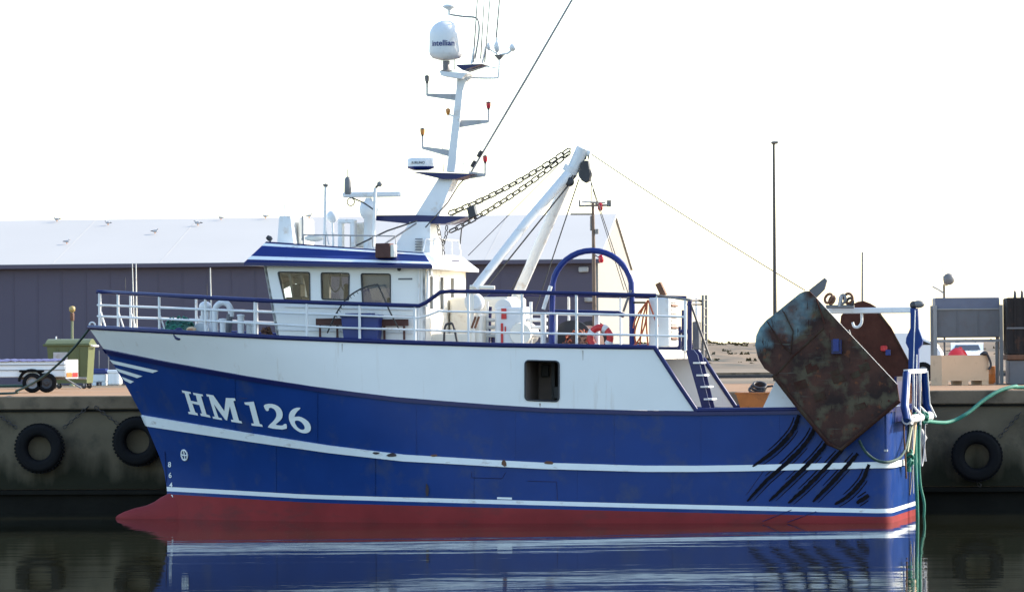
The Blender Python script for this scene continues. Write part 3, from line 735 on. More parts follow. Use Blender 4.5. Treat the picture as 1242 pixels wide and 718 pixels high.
# ---- wheelhouse
WV = 2.4
whs = MB()
def mirl(lst): return [mir(p) for p in lst]
outer = SP((319.5, 321, -WV), (516, 324, -WV), (516, 417.5, -WV), (336, 410.5, -WV))
def rrect(pts, r=.05, k=3):
    out = []
    for i, p in enumerate(pts):
        a = pts[i - 1]; b = pts[(i + 1) % len(pts)]; da = (a - p).normalized() * r; db = (b - p).normalized() * r
        for j in range(k + 1):
            t = j / k; out.append(p + da * (1 - t) ** 2 + db * t ** 2)
    return out
wins = [rrect(SP((337, 330, -WV), (375.5, 330.5, -WV), (376, 366, -WV), (345.5, 365, -WV)), .05), rrect(SP((389.5, 331, -WV), (423.5, 331.5, -WV), (423, 364, -WV), (390.5, 363, -WV)), .05),
        rrect(SP((438, 332, -WV), (473.5, 332.5, -WV), (473.5, 369, -WV), (440, 368, -WV)), .05)]
mb = MB(); mb.plate(outer, wins, (0, .07, 0), WHITE); fwins = [rrect([mir(p) for p in SP((a_, 331, -WV), (b_, 332, -WV), (b_, 367, -WV), (a_, 366, -WV))], .05) for a_, b_ in ((345, 373), (383, 421), (432, 476))]
mb.plate(mirl(outer), fwins, (0, -.07, 0), WHITE)
f0, f1, fb1, fb0 = outer[0], mir(outer[0]), mir(outer[3]), outer[3]
def fq(s_, t_): return lerp(lerp(f0, f1, s_), lerp(fb0, fb1, s_), t_)
fh = [rrect([fq(a, .1), fq(b, .1), fq(b, .5), fq(a, .5)], .05) for a, b in ((.04, .24), (.28, .48), (.52, .72), (.76, .96))]
mb.plate([fq(0, 0), fq(1, 0), fq(1, 1), fq(0, 1)], fh, (.07, 0, 0), WHITE)
a0, a1, ab1, ab0 = outer[1], mir(outer[1]), mir(outer[2]), outer[2]
def aq(s_, t_): return lerp(lerp(a0, a1, s_), lerp(ab0, ab1, s_), t_)
ah = [rrect([aq(a, .11), aq(b, .11), aq(b, .55), aq(a, .55)], .03) for a, b in ((.09, .17), (.34, .43), (.60, .69))]
mb.plate([aq(0, 0), aq(1, 0), aq(1, 1), aq(0, 1)], ah, (-.07, 0, 0), CREAM)  # aft wall cream beside white walls: warm sunlight put into the colour
cab = part(mb, 'wheelhouse', ship)
def window(loop, depth, parent, dark=False, fr=DARK):
    mb = MB(); lp = [p + Vector(depth) for p in loop]
    mb.mesh(lp, [tuple(range(len(lp)))], GLASSD if dark else GLASS)
    mb.tube([p - Vector(depth) * .12 for p in loop], .018, fr, 6, True)
    return part(mb, 'window', parent)
for h_ in wins: window(h_, (0, .035, 0), cab)
for h_ in fwins: window(h_, (0, -.035, 0), cab)
for h_ in fh: window(h_, (.035, 0, 0), cab)
for h_ in ah: window(h_, (-.04, 0, 0), cab, True, WHITEP)
mb = MB()   # cabin interior: console, chair, floor, far shade
zf = outer[3].z; u0 = outer[3].x; u1 = outer[2].x
mb.box((u0 + .1, -WV + .1, zf - .02), (u1 - .1, WV - .1, zf + .02), INT)
mb.box((u0 + .12, -WV + .35, zf + .02), (u0 + .55, WV - .35, zf + 1.02), INTD, .03)
mb.box((u0 + 2.5, -1.2, zf + .02), (u0 + 3.2, WV - .12, zf + 1.0), INTD, .03)
mb.box((u0 + .95, -.9, zf + .5), (u0 + 1.4, -.4, zf + .62), INTD, .03); mb.box((u0 + 1.33, -.9, zf + .6), (u0 + 1.45, -.4, zf + 1.35), INTD, .03)
mb.tube([(u0 + 1.15, -.65, zf), (u0 + 1.15, -.65, zf + .5)], .05, GREY)
mb.box((u0 + .15, -1.4, zf + 1.02), (u0 + .35, -.9, zf + 1.35), DARK, .02)
q = S.at(413, 330, -WV + .25)
for dx in (-.28, .0): mb.tube(smooth_path([q + V(dx, 0, 0), q + V(dx + .02, 0, -.34), q + V(dx + .14, 0, -.48), q + V(dx + .26, 0, -.36), q + V(dx + .28, 0, 0)], 4), .018, DARK, 6)
q = S.at(456, 341, -WV + .14); mb.box((q.x - .36, q.y, q.z - .17), (q.x + .36, q.y + .03, q.z + .2), PANELG)
mb.box((u0 + .1, -WV + .1, outer[0].z - .12), (u1 - .1, WV - .1, outer[0].z - .1), INT)
part(mb, 'cabin_interior', cab)
# roof with the flared banded brow
EV, TV = 2.78, 2.25
e0 = S.at(296, 318.5, -EV); e1 = S.at(524.5, 322.5, -EV); t0 = S.at(323, 293, -TV); t1 = S.at(513.5, 306.5, -TV)
mb = MB(); bands = [(0, .15, BLUED), (.15, .31, STRIPE), (.31, .80, BLUEB), (.80, .92, STRIPE), (.92, 1, BLUED)]
for f0_, f1_, m_ in bands:
    a, b, c, d = lerp(e0, t0, f0_), lerp(e1, t1, f0_), lerp(e1, t1, f1_), lerp(e0, t0, f1_)
    mb.face([a, b, c, d], m_); mb.face(mirl([a, b, c, d]), m_); mb.face([a, d, mir(d), mir(a)], m_)
    mb.face([b, c, mir(c), mir(b)], WHITEP)
mb.face([t0, t1, mir(t1), mir(t0)], WHITEP)
dz = V(0, 0, -.07)
for a, b in ((e0, e1), (mir(e0), mir(e1)), (e0, mir(e0))): mb.face([a, b, b + dz, a + dz], BLUED)
mb.face([e1, mir(e1), mir(e1) + dz, e1 + dz], WHITEP)
mb.face([e0 + dz, e1 + dz, mir(e1) + dz, mir(e0) + dz], CREAM)
roof = part(mb, 'wheelhouse_roof', ship)
mb = MB(); q = S.at(549, 319, .2); 
mb.obox(lerp(lerp(e1, t1, .5), mir(lerp(e1, t1, .5)), .62) + V(.02, 0, 0), V(.02, 0, .02), V(0, .45, 0), V(.01, 0, .015), BLUED); part(mb, 'name_plate', roof)
# gutter pipes and rails on the wheelhouse wall
mb = MB()
mb.tube(SP((508, 327, -WV - .04), (507.5, 416, -WV - .04)), .025, WHITEP, 7)
mb.tube(SP((519, 328, -WV - .02), (518, 372, -WV - .02)), .03, WHITEP, 7)
mb.tube(SP((337, 400, -WV - .03), (500, 404, -WV - .03)), .015, WHITEP, 6)
for y in (372, 379): mb.tube(SP((346, y, -WV - .015), (505, y + 4, -WV - .015)), .014, WHITEP, 6)
part(mb, 'wall_piping', cab)
mb = MB(); a = S.at(483, 337.5, -WV - .012); b = S.at(500, 339.3, -WV - .012); mb.box((a.x, -WV - .012, b.z), (b.x, -WV - .002, a.z), PANELG); part(mb, 'wall_sign', cab)
mb = MB(); q = S.at(484, 326.5, -WV - .1); mb.ball(q, .05, DARK, 10, 7); mb.tube([q + V(0, .1, .03), q], .02, DARK, 6); part(mb, 'deck_camera', cab)
mb = MB(); q = aq(.03, .06) + V(.03, 0, 0); mb.lathe(q + V(0, 0, 0), [(.04, 0), (.10, .05), (.11, .1), (.09, .11)], WHITEP, 14, V(1, 0, 0)); part(mb, 'wall_lamp', cab)
# casing aft of the wheelhouse
mb = MB(); pbox(mb, S, 534, 385, 566, 417, 0.6, 2.2, WHITEP, .03); pbox(mb, S, 518, 404, 568, 418, -1.7, 1.8, CREAM, .03)
mb.box((u1 + .05, .2, zf), (u1 + 1.6, 2.3, zf + 1.0), CREAM, .05)
part(mb, 'engine_casing', ship)
for xx in (545,):
    mb = MB(); mb.tube(smooth_path(SP((538.5, 417, -2.2), (540, 396, -2.2), (546, 392.5, -2.2), (550, 395, -2.2), (555, 417, -2.2)), 4), .03, DARK, 7); part(mb, 'hand_grip', ship)
# roof gear
mb = MB(); mb.tube(SP((366, 291, -1.9), (368, 285, -1.9), (479, 286.5, -1.9), (481, 300, -1.9)), .02, GALV, 6)
for x in (368, 395, 425, 452): mb.tube(SP((x, 286, -1.9), (x, 300, -1.9)), .016, GALV, 6)
part(mb, 'roof_rail', roof)
mb = MB(); a = S.at(336, 293, -.9); b = S.at(352, 293, -.9); tz = S.at(344, 262, -.9).z
mb.mesh([(a.x, -.9, a.z - .1), (b.x + .1, -.9, a.z - .15), (b.x + .1, .1, a.z - .15), (a.x, .1, a.z - .1), (a.x + .05, -.85, tz), (b.x, -.85, tz), (b.x, .05, tz), (a.x + .05, .05, tz)],
        [(3, 2, 1, 0), (4, 5, 6, 7), (0, 1, 5, 4), (1, 2, 6, 5), (2, 3, 7, 6), (3, 0, 4, 7)], WHITEP)
lock = part(mb, 'roof_locker', roof)
mb = MB(); mb.box((b.x + .1, -.5, a.z - .1), (b.x + .3, .4, tz - .05), CREAM, .04); mb.tube(SP((345.7, 263, -.5), (345.7, 248, -.5)), .02, WHITEP, 6); mb.tube(SP((349.5, 263, -.5), (349.5, 248, -.5)), .02, CREAM, 6); part(mb, 'exhaust_vent', roof)
mb = MB(); mb.tube(SP((367, 292, -1.2), (367, 262, -1.2)), .022, GALV, 6); part(mb, 'aerial', roof)
mb = MB(); mb.tube(SP((393.5, 297, -1.4), (395, 226, -1.4)), .035, WHITEP, 7); q = S.at(395, 225, -1.4); mb.lathe(q, [(.03, -.04), (.08, 0), (.08, .02), (0, .05)], GREY, 12)
mb.tube(SP((394, 272, -1.4), (399, 297, -1.2)), .018, WHITEP, 6); part(mb, 'aerial', roof)
mb = MB(); q = S.at(403, 263, -.6); mb.ball(q, .155, WHITEP, 16, 10); mb.tube([q, q + V(.02, 0, -.75)], .035, WHITEP, 7); part(mb, 'compass_dome', roof)
mb = MB()
for x in (412, 427): pbox(mb, S, x - 2.5, 268, x + 2.5, 300, -1.0, -.7, WHITEP, .02)
pbox(mb, S, 409.5, 266, 429.5, 271, -1.01, -.69, WHITEP, .02); part(mb, 'antenna_frame', roof)
mb = MB(); pbox(mb, S, 431, 270, 441, 300, -.6, 0, CREAM, .03); part(mb, 'vent_box', roof)
mb = MB(); q = S.at(447, 239, -.9); mb.lathe(q + V(0, 0, -.62), [(.14, -.75), (.12, .1), (.2, .15), (.24, .3), (.2, .48), (.1, .52), (.08, .6)], WHITEP, 18)
a = S.at(416, 237, -.9); b = S.at(486, 239, -.9); mb.box((a.x, -1.0, a.z - .06), (b.x, -.8, a.z + .07), WHITEP, .03); part(mb, 'scanner_bar', roof, 'open array radar scanner')
mb = MB(); mb.tube(SP((453, 299, -1.6), (455, 228, -1.6)), .045, WHITEP, 8); q = S.at(459, 224, -1.6); mb.tube([S.at(455, 229, -1.6), q], .03, DARK, 6); mb.ball(q + V(.03, 0, .01), .07, GREY, 10, 7)
mb.tube(SP((454, 275, -1.6), (446, 298, -1.2)), .02, WHITEP, 6); post = part(mb, 'camera_post', roof)
mb = MB(); q = S.at(422, 236, -1.7); mb.lathe(q, [(.07, 0), (.09, .06), (.085, .36), (.06, .42), (.02, .44), (.012, .44), (.012, .62), (0, .62)], GREY, 14); mb.torus(S.at(425.5, 245, -1.7), .095, .014, DARK, V(.1, 1, 0), 22, 6)
mb.tube(SP((427, 240, -1.7), (441, 246, -1.65), (454, 255, -1.6)), .02, DARK, 6); part(mb, 'signal_horn', roof)
mb = MB(); mb.tube(SP((432, 298, -1.5), (470, 280, -1.3), (506, 268, -.7)), .022, WIRE, 6); mb.tube(SP((462, 299, -1.5), (505, 271, -.7)), .022, GREY, 6); part(mb, 'rigging_wire', roof)
mb = MB(); pbox(mb, S, 455, 295, 473, 313, -2.75, -2.3, WOODD, .02); pbox(mb, S, 473.5, 297, 478, 312, -2.72, -2.4, CREAM, .01); part(mb, 'battery_box', roof)
mb = MB(); mb.ball(S.at(381, 289, -1.7), .25, CREAM, 12, 8, (1, .7, .35)); part(mb, 'life_ring_cover', roof)
mb = MB(); q = S.at(327, 289.5, -2.1); mb.lathe(q, [(.05, -.06), (.07, .0), (.05, .08)], DARK, 10, V(-.7, 0, .5)); mb.tube([q, q + V(.03, 0, -.15)], .02, DARK, 6); part(mb, 'spot_lamp', roof)
# aft roof railing and lit boxes
mb = MB(); mb.tube(SP((513, 305, -1.8), (516, 290, -1.8), (556, 292, 1.8), (559, 310, 1.8)), .02, WHITEP, 6)
for k, v in ((526, -.8), (537, .2), (548, 1.2)): mb.tube([S.at(k, 291, v), S.at(k, 312, v)], .018, WHITEP, 6)
mb.tube(SP((558, 296, 1.9), (560, 276, 1.9)), .018, WIRE, 6)
part(mb, 'roof_rail', roof)
# ---- main mast
MV = .45
mb = MB()
def taper(mb, c0, c1, w0, w1, v0, v1, m, vc=0):
    """4-sided tapered column between two px points (x,y) with px half-widths"""
    a = [S.at(c0[0] + s_ * w0, c0[1], vc) for s_ in (-1, 1)]; b = [S.at(c1[0] + s_ * w1, c1[1], vc) for s_ in (-1, 1)]
    lo = [V(a[0].x, vc - v0, a[0].z), V(a[1].x, vc - v0, a[1].z), V(a[1].x, vc + v0, a[1].z), V(a[0].x, vc + v0, a[0].z)]
    hi = [V(b[0].x, vc - v1, b[0].z), V(b[1].x, vc - v1, b[1].z), V(b[1].x, vc + v1, b[1].z), V(b[0].x, vc + v1, b[0].z)]
    mb.mesh(lo + hi, [(3, 2, 1, 0), (4, 5, 6, 7), (0, 1, 5, 4), (1, 2, 6, 5), (2, 3, 7, 6), (3, 0, 4, 7)], m)
taper(mb, (505, 309), (515, 270), 24, 12.5, .7, .55, WHITEP)
taper(mb, (522.5, 263), (544.5, 216), 14.5, 8.7, .45, .32, WHITEP)
taper(mb, (548, 209), (558.5, 110), 5, 4, .15, .12, WHITEP)
taper(mb, (558.5, 110.5), (562, 94), 4, 6, .12, .14, WHITEP)
mb.prism(SP((560, 104, -.1), (572, 93, -.1), (560, 93, -.1)), (0, .2, 0), WHITEP)
mast = part(mb, 'mast', ship)
mb = MB()
for k in range(5): q = S.at(508, 290 + k * 3.2, -.72); mb.obox(q, V(.09, 0, 0), V(0, .03, .0), V(0, .01, .012), GREY)
part(mb, 'vent_louvre', mast)
def platform(pts, v, m, name, top=None):
    mb = MB(); f = [S.at(x, y, -v) for x, y in pts]; mb.prism(f, (0, 2 * v, 0), m); return part(mb, name, mast)
platform([(438, 261.5), (504, 261), (568, 263), (540, 271.5), (498, 271.5), (442, 266)], .55, BLUED, 'platform')
platform([(498, 208.5), (574, 211), (553, 217.3), (535, 217.3)], .5, BLUED, 'platform')
platform([(533, 86.5), (566, 89), (560, 96), (535, 92)], .4, WHITEP, 'platform')
platform([(552, 79), (585, 77.8), (561, 85.5)], .45, BLUED, 'platform')
mb = MB(); mb.tube(SP((568, 263.5, -.3), (574, 264, -.3)), .05, WHITEP, 7); mb.prism(SP((568, 263, -.3), (546, 272, -.3), (545, 270, -.3)), (0, .1, 0), WHITEP); q = S.at(573, 257, -.35)
mb.obox(q, V(.09, 0, .03), V(0, .14, 0), V(-.03, 0, .13), DARK); mb.tube([S.at(574, 264, -.3), q], .02, DARK, 6); part(mb, 'floodlight', mast)
# radar on platform 2
mb = MB(); c = S.at(510.5, 208, -.1); rr = abs(S.at(527, 200, -.1).x - S.at(495, 200, -.1).x) / 2
mb.lathe(V(c.x, -.1, c.z), [(rr * .6, .03), (rr * .98, .08), (rr * 1.02, .115)], BLUEB, 28); mb.lathe(V(c.x, -.1, c.z), [(rr, .115), (rr, .27), (rr * .95, .315), (rr * .7, .335), (0, .34)], WHITEP, 28)
rad = part(mb, 'radar_dome', mast, 'small white radome on blue base')
def cyl_text(txt, c, r, z, size, m, a0=-math.pi / 2, off=.008):
    vs, fs = text_mesh(txt, size); mb = MB()
    out = []
    for v in vs:
        a = a0 + v.x / r; out.append(V(c.x + (r + off) * math.cos(a), c.y + (r + off) * math.sin(a), z + v.y))
    mb.mesh(out, fs, m); return mb
part(cyl_text('FURUNO', V(c.x, -.1, c.z), rr, c.z + .175, .085, DARK), 'maker_lettering', mast)
# big satcom dome
c = S.at(541.5, 85, 0); rr = abs(S.at(562, 50, 0).x - S.at(521, 50, 0).x) / 2; zt = S.at(541, 25, 0).z; zb_ = S.at(541, 72, 0).z
mb = MB(); hh = zt - zb_
mb.lathe(V(c.x, 0, zb_), [(rr * .45, -.02), (rr * .8, .02), (rr * .95, .10), (rr, .18), (rr * .985, .45)] + [(rr * .985 * math.cos(a), hh - rr * .92 + rr * .92 * math.sin(a)) for a in (math.pi / 2 * k / 9 for k in range(10))], WHITEP, 36)
mb.lathe(V(c.x, 0, c.z - .04), [(.2, 0), (.09, .04), (.09, zb_ - c.z)], GREY, 14)
for k in range(3): 
    a = k * 2.1 + .3; mb.tube([V(c.x + .2 * math.cos(a), .2 * math.sin(a), zb_ - .0), V(c.x + .2 * math.cos(a), .2 * math.sin(a), c.z)], .012, GREY, 5)
part(mb, 'satellite_dome', mast, 'large white satellite dome')
part(cyl_text('intellian', V(c.x, 0, 0), rr, S.at(541, 57.0, 0).z, .2, BLUEB), 'maker_lettering', mast)
# gps mushroom on bent pipe, whips, instruments
mb = MB(); mb.tube(smooth_path(SP((545, 18, 0), (562, 20.5, 0), (577, 22, 0), (581, 30, 0), (580.5, 45, 0), (576, 72, 0)), 4), .025, GALV, 7)
q = S.at(545, 18, 0); mb.lathe(q, [(.035, -.02), (.03, .1), (.16, .18), (.17, .21), (.1, .25), (0, .26)], WHITEP, 18); part(mb, 'satellite_aerial', mast)
mb = MB()
for (x0, y0, x1, y1, v, r_) in ((574, 76, 583, -60, -.2, .014), (583, 72, 591, -60, .1, .012), (588, 76, 600, -70, .3, .012), (602, 46, 611, -60, -.1, .014)):
    mb.tube([S.at(x0, y0, v), S.at(x1, y1, v)], [r_ * 1.6, r_ * .7], GREY, 6)
mb.tube(SP((572, 78, -.2), (575.5, 58, -.2)), .03, WHITEP, 7); mb.tube(SP((585, 77, .3), (589, 57, .3)), .025, WHITEP, 7)
part(mb, 'whip_aerial', mast)
mb = MB(); mb.tube(smooth_path(SP((562, 94.5, 0), (600, 95, 0), (604.5, 92, 0), (605.5, 82, 0), (605.5, 70, 0)), 4), .024, WHITEP, 7); mb.tube(SP((568, 86, 0), (590, 81, 0), (603, 83, 0)), .016, WHITEP, 6)
q = S.at(605.5, 68, 0); mb.lathe(q, [(.03, -.1), (.1, -.02), (.14, .02), (0, .03)], GREY, 12); mb.ball(S.at(603, 57, 0), .085, WHITEP, 12, 8, (1, 1, 1.7)); mb.tube(SP((602.5, 66, 0), (603, 46, 0)), .03, WHITEP, 6)
mb.ball(S.at(593, 57, .1), .08, WHITEP, 12, 8, (.8, 1, 1.3)); mb.tube(SP((606, 67, 0), (616, 65, 0), (622, 60, 0)), .03, WHITEP, 6); mb.ball(S.at(622, 58, 0), .095, WHITEP, 12, 8); mb.tube(SP((594, 60, .1), (603, 66, 0)), .02, WHITEP, 6)
part(mb, 'weather_sensor', mast)
def navlight(xa, ya, xm, ym, col, base=.0):
    """bracket arm from the mast to a lamp on an upright"""
    mb = MB(); e = S.at(xa, ya + 19.5, 0); r0 = S.at(xm, ym, 0)
    sgn = 1 if xm > xa else -1
    mb.prism([e + V(0, -.03, .035), r0 + V(0, -.03, .08), r0 + V(0, -.03, -.10), e + V(0, -.03, -.035)], (0, .06, 0), LGREY)
    mb.tube([e + V(0, 0, -.02), S.at(xa, ya + 4, 0)], .026, LGREY, 6); q = S.at(xa, ya + 4.5, 0)
    mb.lathe(q, [(.03, -.02), (.035, .02)], DARK, 10); mb.lathe(q, [(.045, .02), (.058, .09), (.06, .15)], col, 12); mb.lathe(q, [(.062, .15), (.062, .17), (.0, .19)], DARK, 12)
    part(mb, 'navigation_light', mast)
navlight(518, 96, 556, 118, GREY); navlight(512.5, 160, 547, 186, AMBER); navlight(592.5, 128, 558, 150, REDLAMP); navlight(588.5, 193, 570, 212, REDLAMP)
mb = MB(); q = S.at(543.5, 139, 0); mb.tube([S.at(553, 142, 0), q], .025, WHITEP, 6); mb.lathe(q, [(.03, -.02), (.045, .02), (.058, .08), (.06, .13), (.0, .16)], AMBER, 12); part(mb, 'navigation_light', mast)
mb = MB(); mb.tube(SP((538, 209, .2), (534.5, 138, .2)), [.012, .007], GREY, 5); part(mb, 'whip_aerial', mast)
mb = MB(); mb.tube(SP((561, 209, -.2), (562, 198, -.2), (569, 198, -.2), (569, 210, -.2)), .014, WHITEP, 6); part(mb, 'platform_rail', mast)
# long pole stay
mb = MB(); mb.tube(SP((716, -38, .6), (640, 93, .45), (572, 208, .3)), [.026, .03, .026], GALV, 8); mb.tube(SP((572, 208, .3), (556, 225, .25), (543, 246, -.4), (516, 276, -.72)), .016, WIRE, 6)
q = S.at(582, 187, .32); mb.lathe(q, [(.05, -.09), (.06, 0), (.05, .09)], DARK, 8, V(.5, 0, .8)); q = S.at(574, 199, .3); mb.lathe(q, [(.04, -.09), (.05, 0), (.04, .09)], DARK, 8, V(.5, 0, .8))
part(mb, 'whip_aerial', ship)

# ---- derrick (gallows tripod) with chains, wires
mb = MB(); hd = S.at(703, 184, 0)
mb.tube(SP((707, 180, 0), (693, 210, 0)), [.17, .15], WHITEP, 12)
mb.tube(SP((694, 206, 0), (640, 268, -.8), (576, 350, -1.7)), [.13, .115, .11], WHITEP, 12)
mb.tube(SP((692, 210, 0), (660, 284, .8), (616, 385, 1.7)), [.14, .14, .14], WHITEP, 12)
mb.tube(SP((700, 180, 0), (716, 187, 0)), .09, WHITEP, 10)
mb.lathe(S.at(692, 206, 0), [(.19, -.08), (.19, .08)], WHITEP, 14, V(.45, 0, .9))
der = part(mb, 'derrick', ship)
mb = MB(); mb.tube(SP((570, 348, -1.7), (600, 349, -1.7)), .05, CREAM, 7); mb.tube(SP((573, 350, -1.7), (573, 418, -1.7)), .07, CREAM, 8); part(mb, 'derrick_foot', der); mb = MB(); mb.tube(SP((606, 385, 1.7), (630, 372, 1.7)), .05, CREAM, 7); mb.tube(SP((618, 378, 1.7), (616, 420, 1.7)), .1, CREAM, 8)
part(mb, 'derrick_foot', der)
def chain(mb, a, b, pitch, sag, wide=.045, r=.016):
    nn = int((b - a).length / pitch); pr = None
    for i in range(nn):
        t = (i + .5) / nn; t2 = t + .02
        f = lambda s_: a + (b - a) * s_ + V(0, 0, -sag * 4 * s_ * (1 - s_))
        q = f(t); d = (f(t2) - f(t - .02)).normalized(); sd = d.cross(V(0, 1, 0)).normalized() if i % 2 else (V(0, 1, 0) * .75 + d.cross(V(0, 1, 0)) * .65).normalized()
        h_ = pitch * .66
        mb.tube([q + d * h_, q + d * h_ * .6 + sd * wide, q - d * h_ * .6 + sd * wide, q - d * h_, q - d * h_ * .6 - sd * wide, q + d * h_ * .6 - sd * wide], r, CHAINM, 5, True)
for a, b in (((691, 181, -.1), (545, 259, -.35)), ((691, 185, .1), (546, 281, -.5))):
    mb = MB(); chain(mb, S.at(*a), S.at(*b), .185, .12, .05, .019); part(mb, 'stay_chain', der)
for p_ in (((531, 274), (534, 289), (540, 296)), ((542, 273), (541, 286), (537, 297), (538, 310))):
    mb = MB(); c_ = [S.at(x, y, -.58) for x, y in p_]
    for a_, b_ in zip(c_, c_[1:]): chain(mb, a_, b_, .10, .01, .03, .013)
    part(mb, 'stay_chain', der)
for nm, pts, r_ in (('rigging_wire', ((690, 186, 0), (664, 214, -.4), (568, 310, -1.9)), .010), ('rigging_wire', ((699, 213, 0), (592, 346, -1.6)), .02), ('rigging_wire', ((694, 218, 0), (616, 360, 1.5)), .015),
                    ('rigging_wire', ((702, 218, 0), (648, 380, -.4)), .016), ('rigging_wire', ((716, 218, 0), (762, 356, -1.6)), .012), ('rigging_wire', ((719, 230, 0), (757, 352, 1.6)), .01), ('rigging_wire', ((688, 188, 0), (600, 236, -.5), (548, 262, -.3)), .008)):
    mb = MB(); mb.tube(SP(*pts), r_, WIRE, 6); part(mb, nm, der)
mb = MB(); a = S.at(717, 187, 0); b = S.at(976, 352, -3.3); mb.tube([lerp(a, b, k / 10) + V(0, 0, -.05 * 4 * (k / 10) * (1 - k / 10)) for k in range(11)], .013, WIRE, 6); part(mb, 'rigging_wire', der)
# hanging block (hangs on the derrick: a thing of its own)
q = S.at(709.5, 207, 0); pb = thing('pulley_block', 'dark heavy pulley block hanging from the head of the white derrick', 'pulley', S, S.at(709.5, 221, 0))
mb = MB(); mb.prism(SP((704, 198, -.12), (708, 195, -.12), (713, 195, -.12), (716, 213, -.12), (714.5, 219, -.12), (710, 222, -.12), (705, 219, -.12), (703, 211, -.12)), (0, .24, 0), DARK); part(mb, 'cheek', pb)
mb = MB(); mb.torus(S.at(708, 191, 0), .06, .02, CHAINM, V(.2, 1, 0), 14, 6); mb.torus(S.at(714, 190, 0), .055, .018, CHAINM, V(1, .2, 0), 14, 6); part(mb, 'shackle', pb)
mb = MB(); mb.lathe(S.at(710, 211, 0), [(.17, -.06), (.13, 0), (.17, .06)], GREY, 18, V(0, 1, 0)); part(mb, 'sheave', pb)
q = S.at(691, 221, -.15); pb = thing('pulley_block', 'small dark pulley block below the derrick collar, left of the heavy block', 'pulley', S, q)
mb = MB(); mb.lathe(q, [(.05, -.06), (.11, -.05), (.11, .05), (.05, .06)], DARK, 14, V(0, 1, 0)); part(mb, 'sheave', pb)
mb = MB(); mb.tube([q, S.at(694, 212, -.1)], .025, DARK, 6); part(mb, 'shackle', pb)
# ---- aft deck mast with lamps
mb = MB(); mb.tube(SP((721.5, 420, 1.2), (720, 300, 1.2), (719, 246, 1.2)), [.055, .045, .035], mat('weathered_pole', (.15, .105, .075), .7, var=.2), 8)
mb.tube(SP((703, 250, 1.2), (739, 249, 1.2)), .03, GREY, 6); mb.tube(SP((703, 243, 1.2), (703, 251, 1.2)), .025, GREY, 6); mb.box(tuple(S.at(736, 251, 1.2)), tuple(S.at(741, 243, 1.2) + V(0, .1, 0)), GREY)
mb.tube(SP((706, 245, 1.2), (734, 246, 1.2)), .025, LGREY, 6); mb.tube(SP((692, 260, 1.2), (719, 260, 1.2)), .025, GREY, 6); mb.tube(SP((717, 247, 1.2), (717, 222, 1.2)), .015, GREY, 5); mb.tube(SP((717, 262, 1.2), (717, 280, 1.2)), .03, GREY, 6); mb.tube(SP((724, 278, 1.2), (724, 284, 1.2)), .05, GREY, 6)
am = part(mb, 'aft_mast', ship)
for x, y in ((728, 251), (729, 314)):
    mb = MB(); q = S.at(x, y, 1.15); mb.lathe(q, [(.04, -.1), (.065, -.05), (.065, .07), (.03, .1)], REDLAMP, 12); mb.tube([q, S.at(721, y - 5, 1.2)], .018, GREY, 5); part(mb, 'lamp', am)
# ---- blue hoop over the net drum
AV = -1.9
pts = [S.at(669, 420, AV), S.at(669.5, 372, AV)] + [S.at(718 - 48.5 * math.cos(a), 352 - 48 * math.sin(a), AV) for a in (math.pi * k / 18 for k in range(1, 18))] + [S.at(766.5, 372, AV), S.at(767, 423, AV)]
mb = MB(); mb.tube(pts, .075, BLUEB, 10); hoop = part(mb, 'hoop_frame', ship)
mb = MB(); mb.tube(SP((665, 378, AV + .1), (750, 380, AV + .1), (757, 383, AV + .1)), .06, BLUED, 8); mb.tube(SP((668, 347, AV - .1), (659, 375, AV - .1)), .05, WHITEP, 8); mb.tube(SP((765, 352, AV - .1), (756, 378, AV - .1)), .03, GREY, 7); part(mb, 'cross_bar', hoop)
for x in (659, 673):
    mb = MB(); mb.tube(SP((x, 381, AV + .3), (x, 421, AV + .3)), .07, WHITEP, 8); part(mb, 'stanchion', hoop)
mb = MB(); mb.tube(SP((724, 382, AV + .3), (724, 421, AV + .3)), .07, WHITEP, 8); part(mb, 'stanchion', hoop)
# net drum under the hoop
c = S.at(704, 414, -.2); mb = MB(); mb.lathe(V(c.x, -1.3, c.z), [(.16, 0), (.2, .02), (.36, .3), (.42, .8), (.38, 1.6), (.4, 2.2), (.2, 2.6)], NETB, 20, V(0, 1, 0)); 
for k in (-1.35, 1.35): mb.lathe(V(c.x, k, c.z), [(.52, -.02), (.52, .02)], DARK, 24, V(0, 1, 0))
part(mb, 'net_drum', ship)
# winch house, reel, casing
mb = MB(); q0 = S.at(600, 420, -1.4); q1 = S.at(620, 372, -1.4)
mb.box((q0.x, -1.4, q0.z), (q1.x + .3, -.4, q1.z), WHITEP, .05); mb.lathe(V((q0.x + q1.x) / 2, -1.35, q1.z - .03), [(.22, 0), (.22, .8)], WHITEP, 18, V(0, 1, 0)); win = part(mb, 'winch_housing', ship)
mb = MB(); pbox(mb, S, 608, 374, 614, 387, -1.43, -1.402, REDP); pbox(mb, S, 607.5, 392, 610, 417, -1.43, -1.402, REDP); pbox(mb, S, 612, 396, 613.5, 404, -1.43, -1.402, REDP); part(mb, 'red_panel', win)
c = S.at(634, 405, -1.2); mb = MB(); mb.lathe(V(c.x, -1.5, c.z), [(.26, 0), (.28, .06), (.28, .10), (.22, .12), (.22, .9), (.28, .92), (.28, 1.0)], CREAM, 22, V(0, 1, 0)); part(mb, 'winch_drum', win)
mb = MB()
for y in (388, 397, 407): mb.tube(SP((585, y, -1.0), (664, y, -1.0)), .045, WHITEP, 7)
for x in (591, 644): mb.tube(SP((x, 366, -1.0), (x, 420, -1.0)), .04, WHITEP, 7)
part(mb, 'pipe_rack', ship)
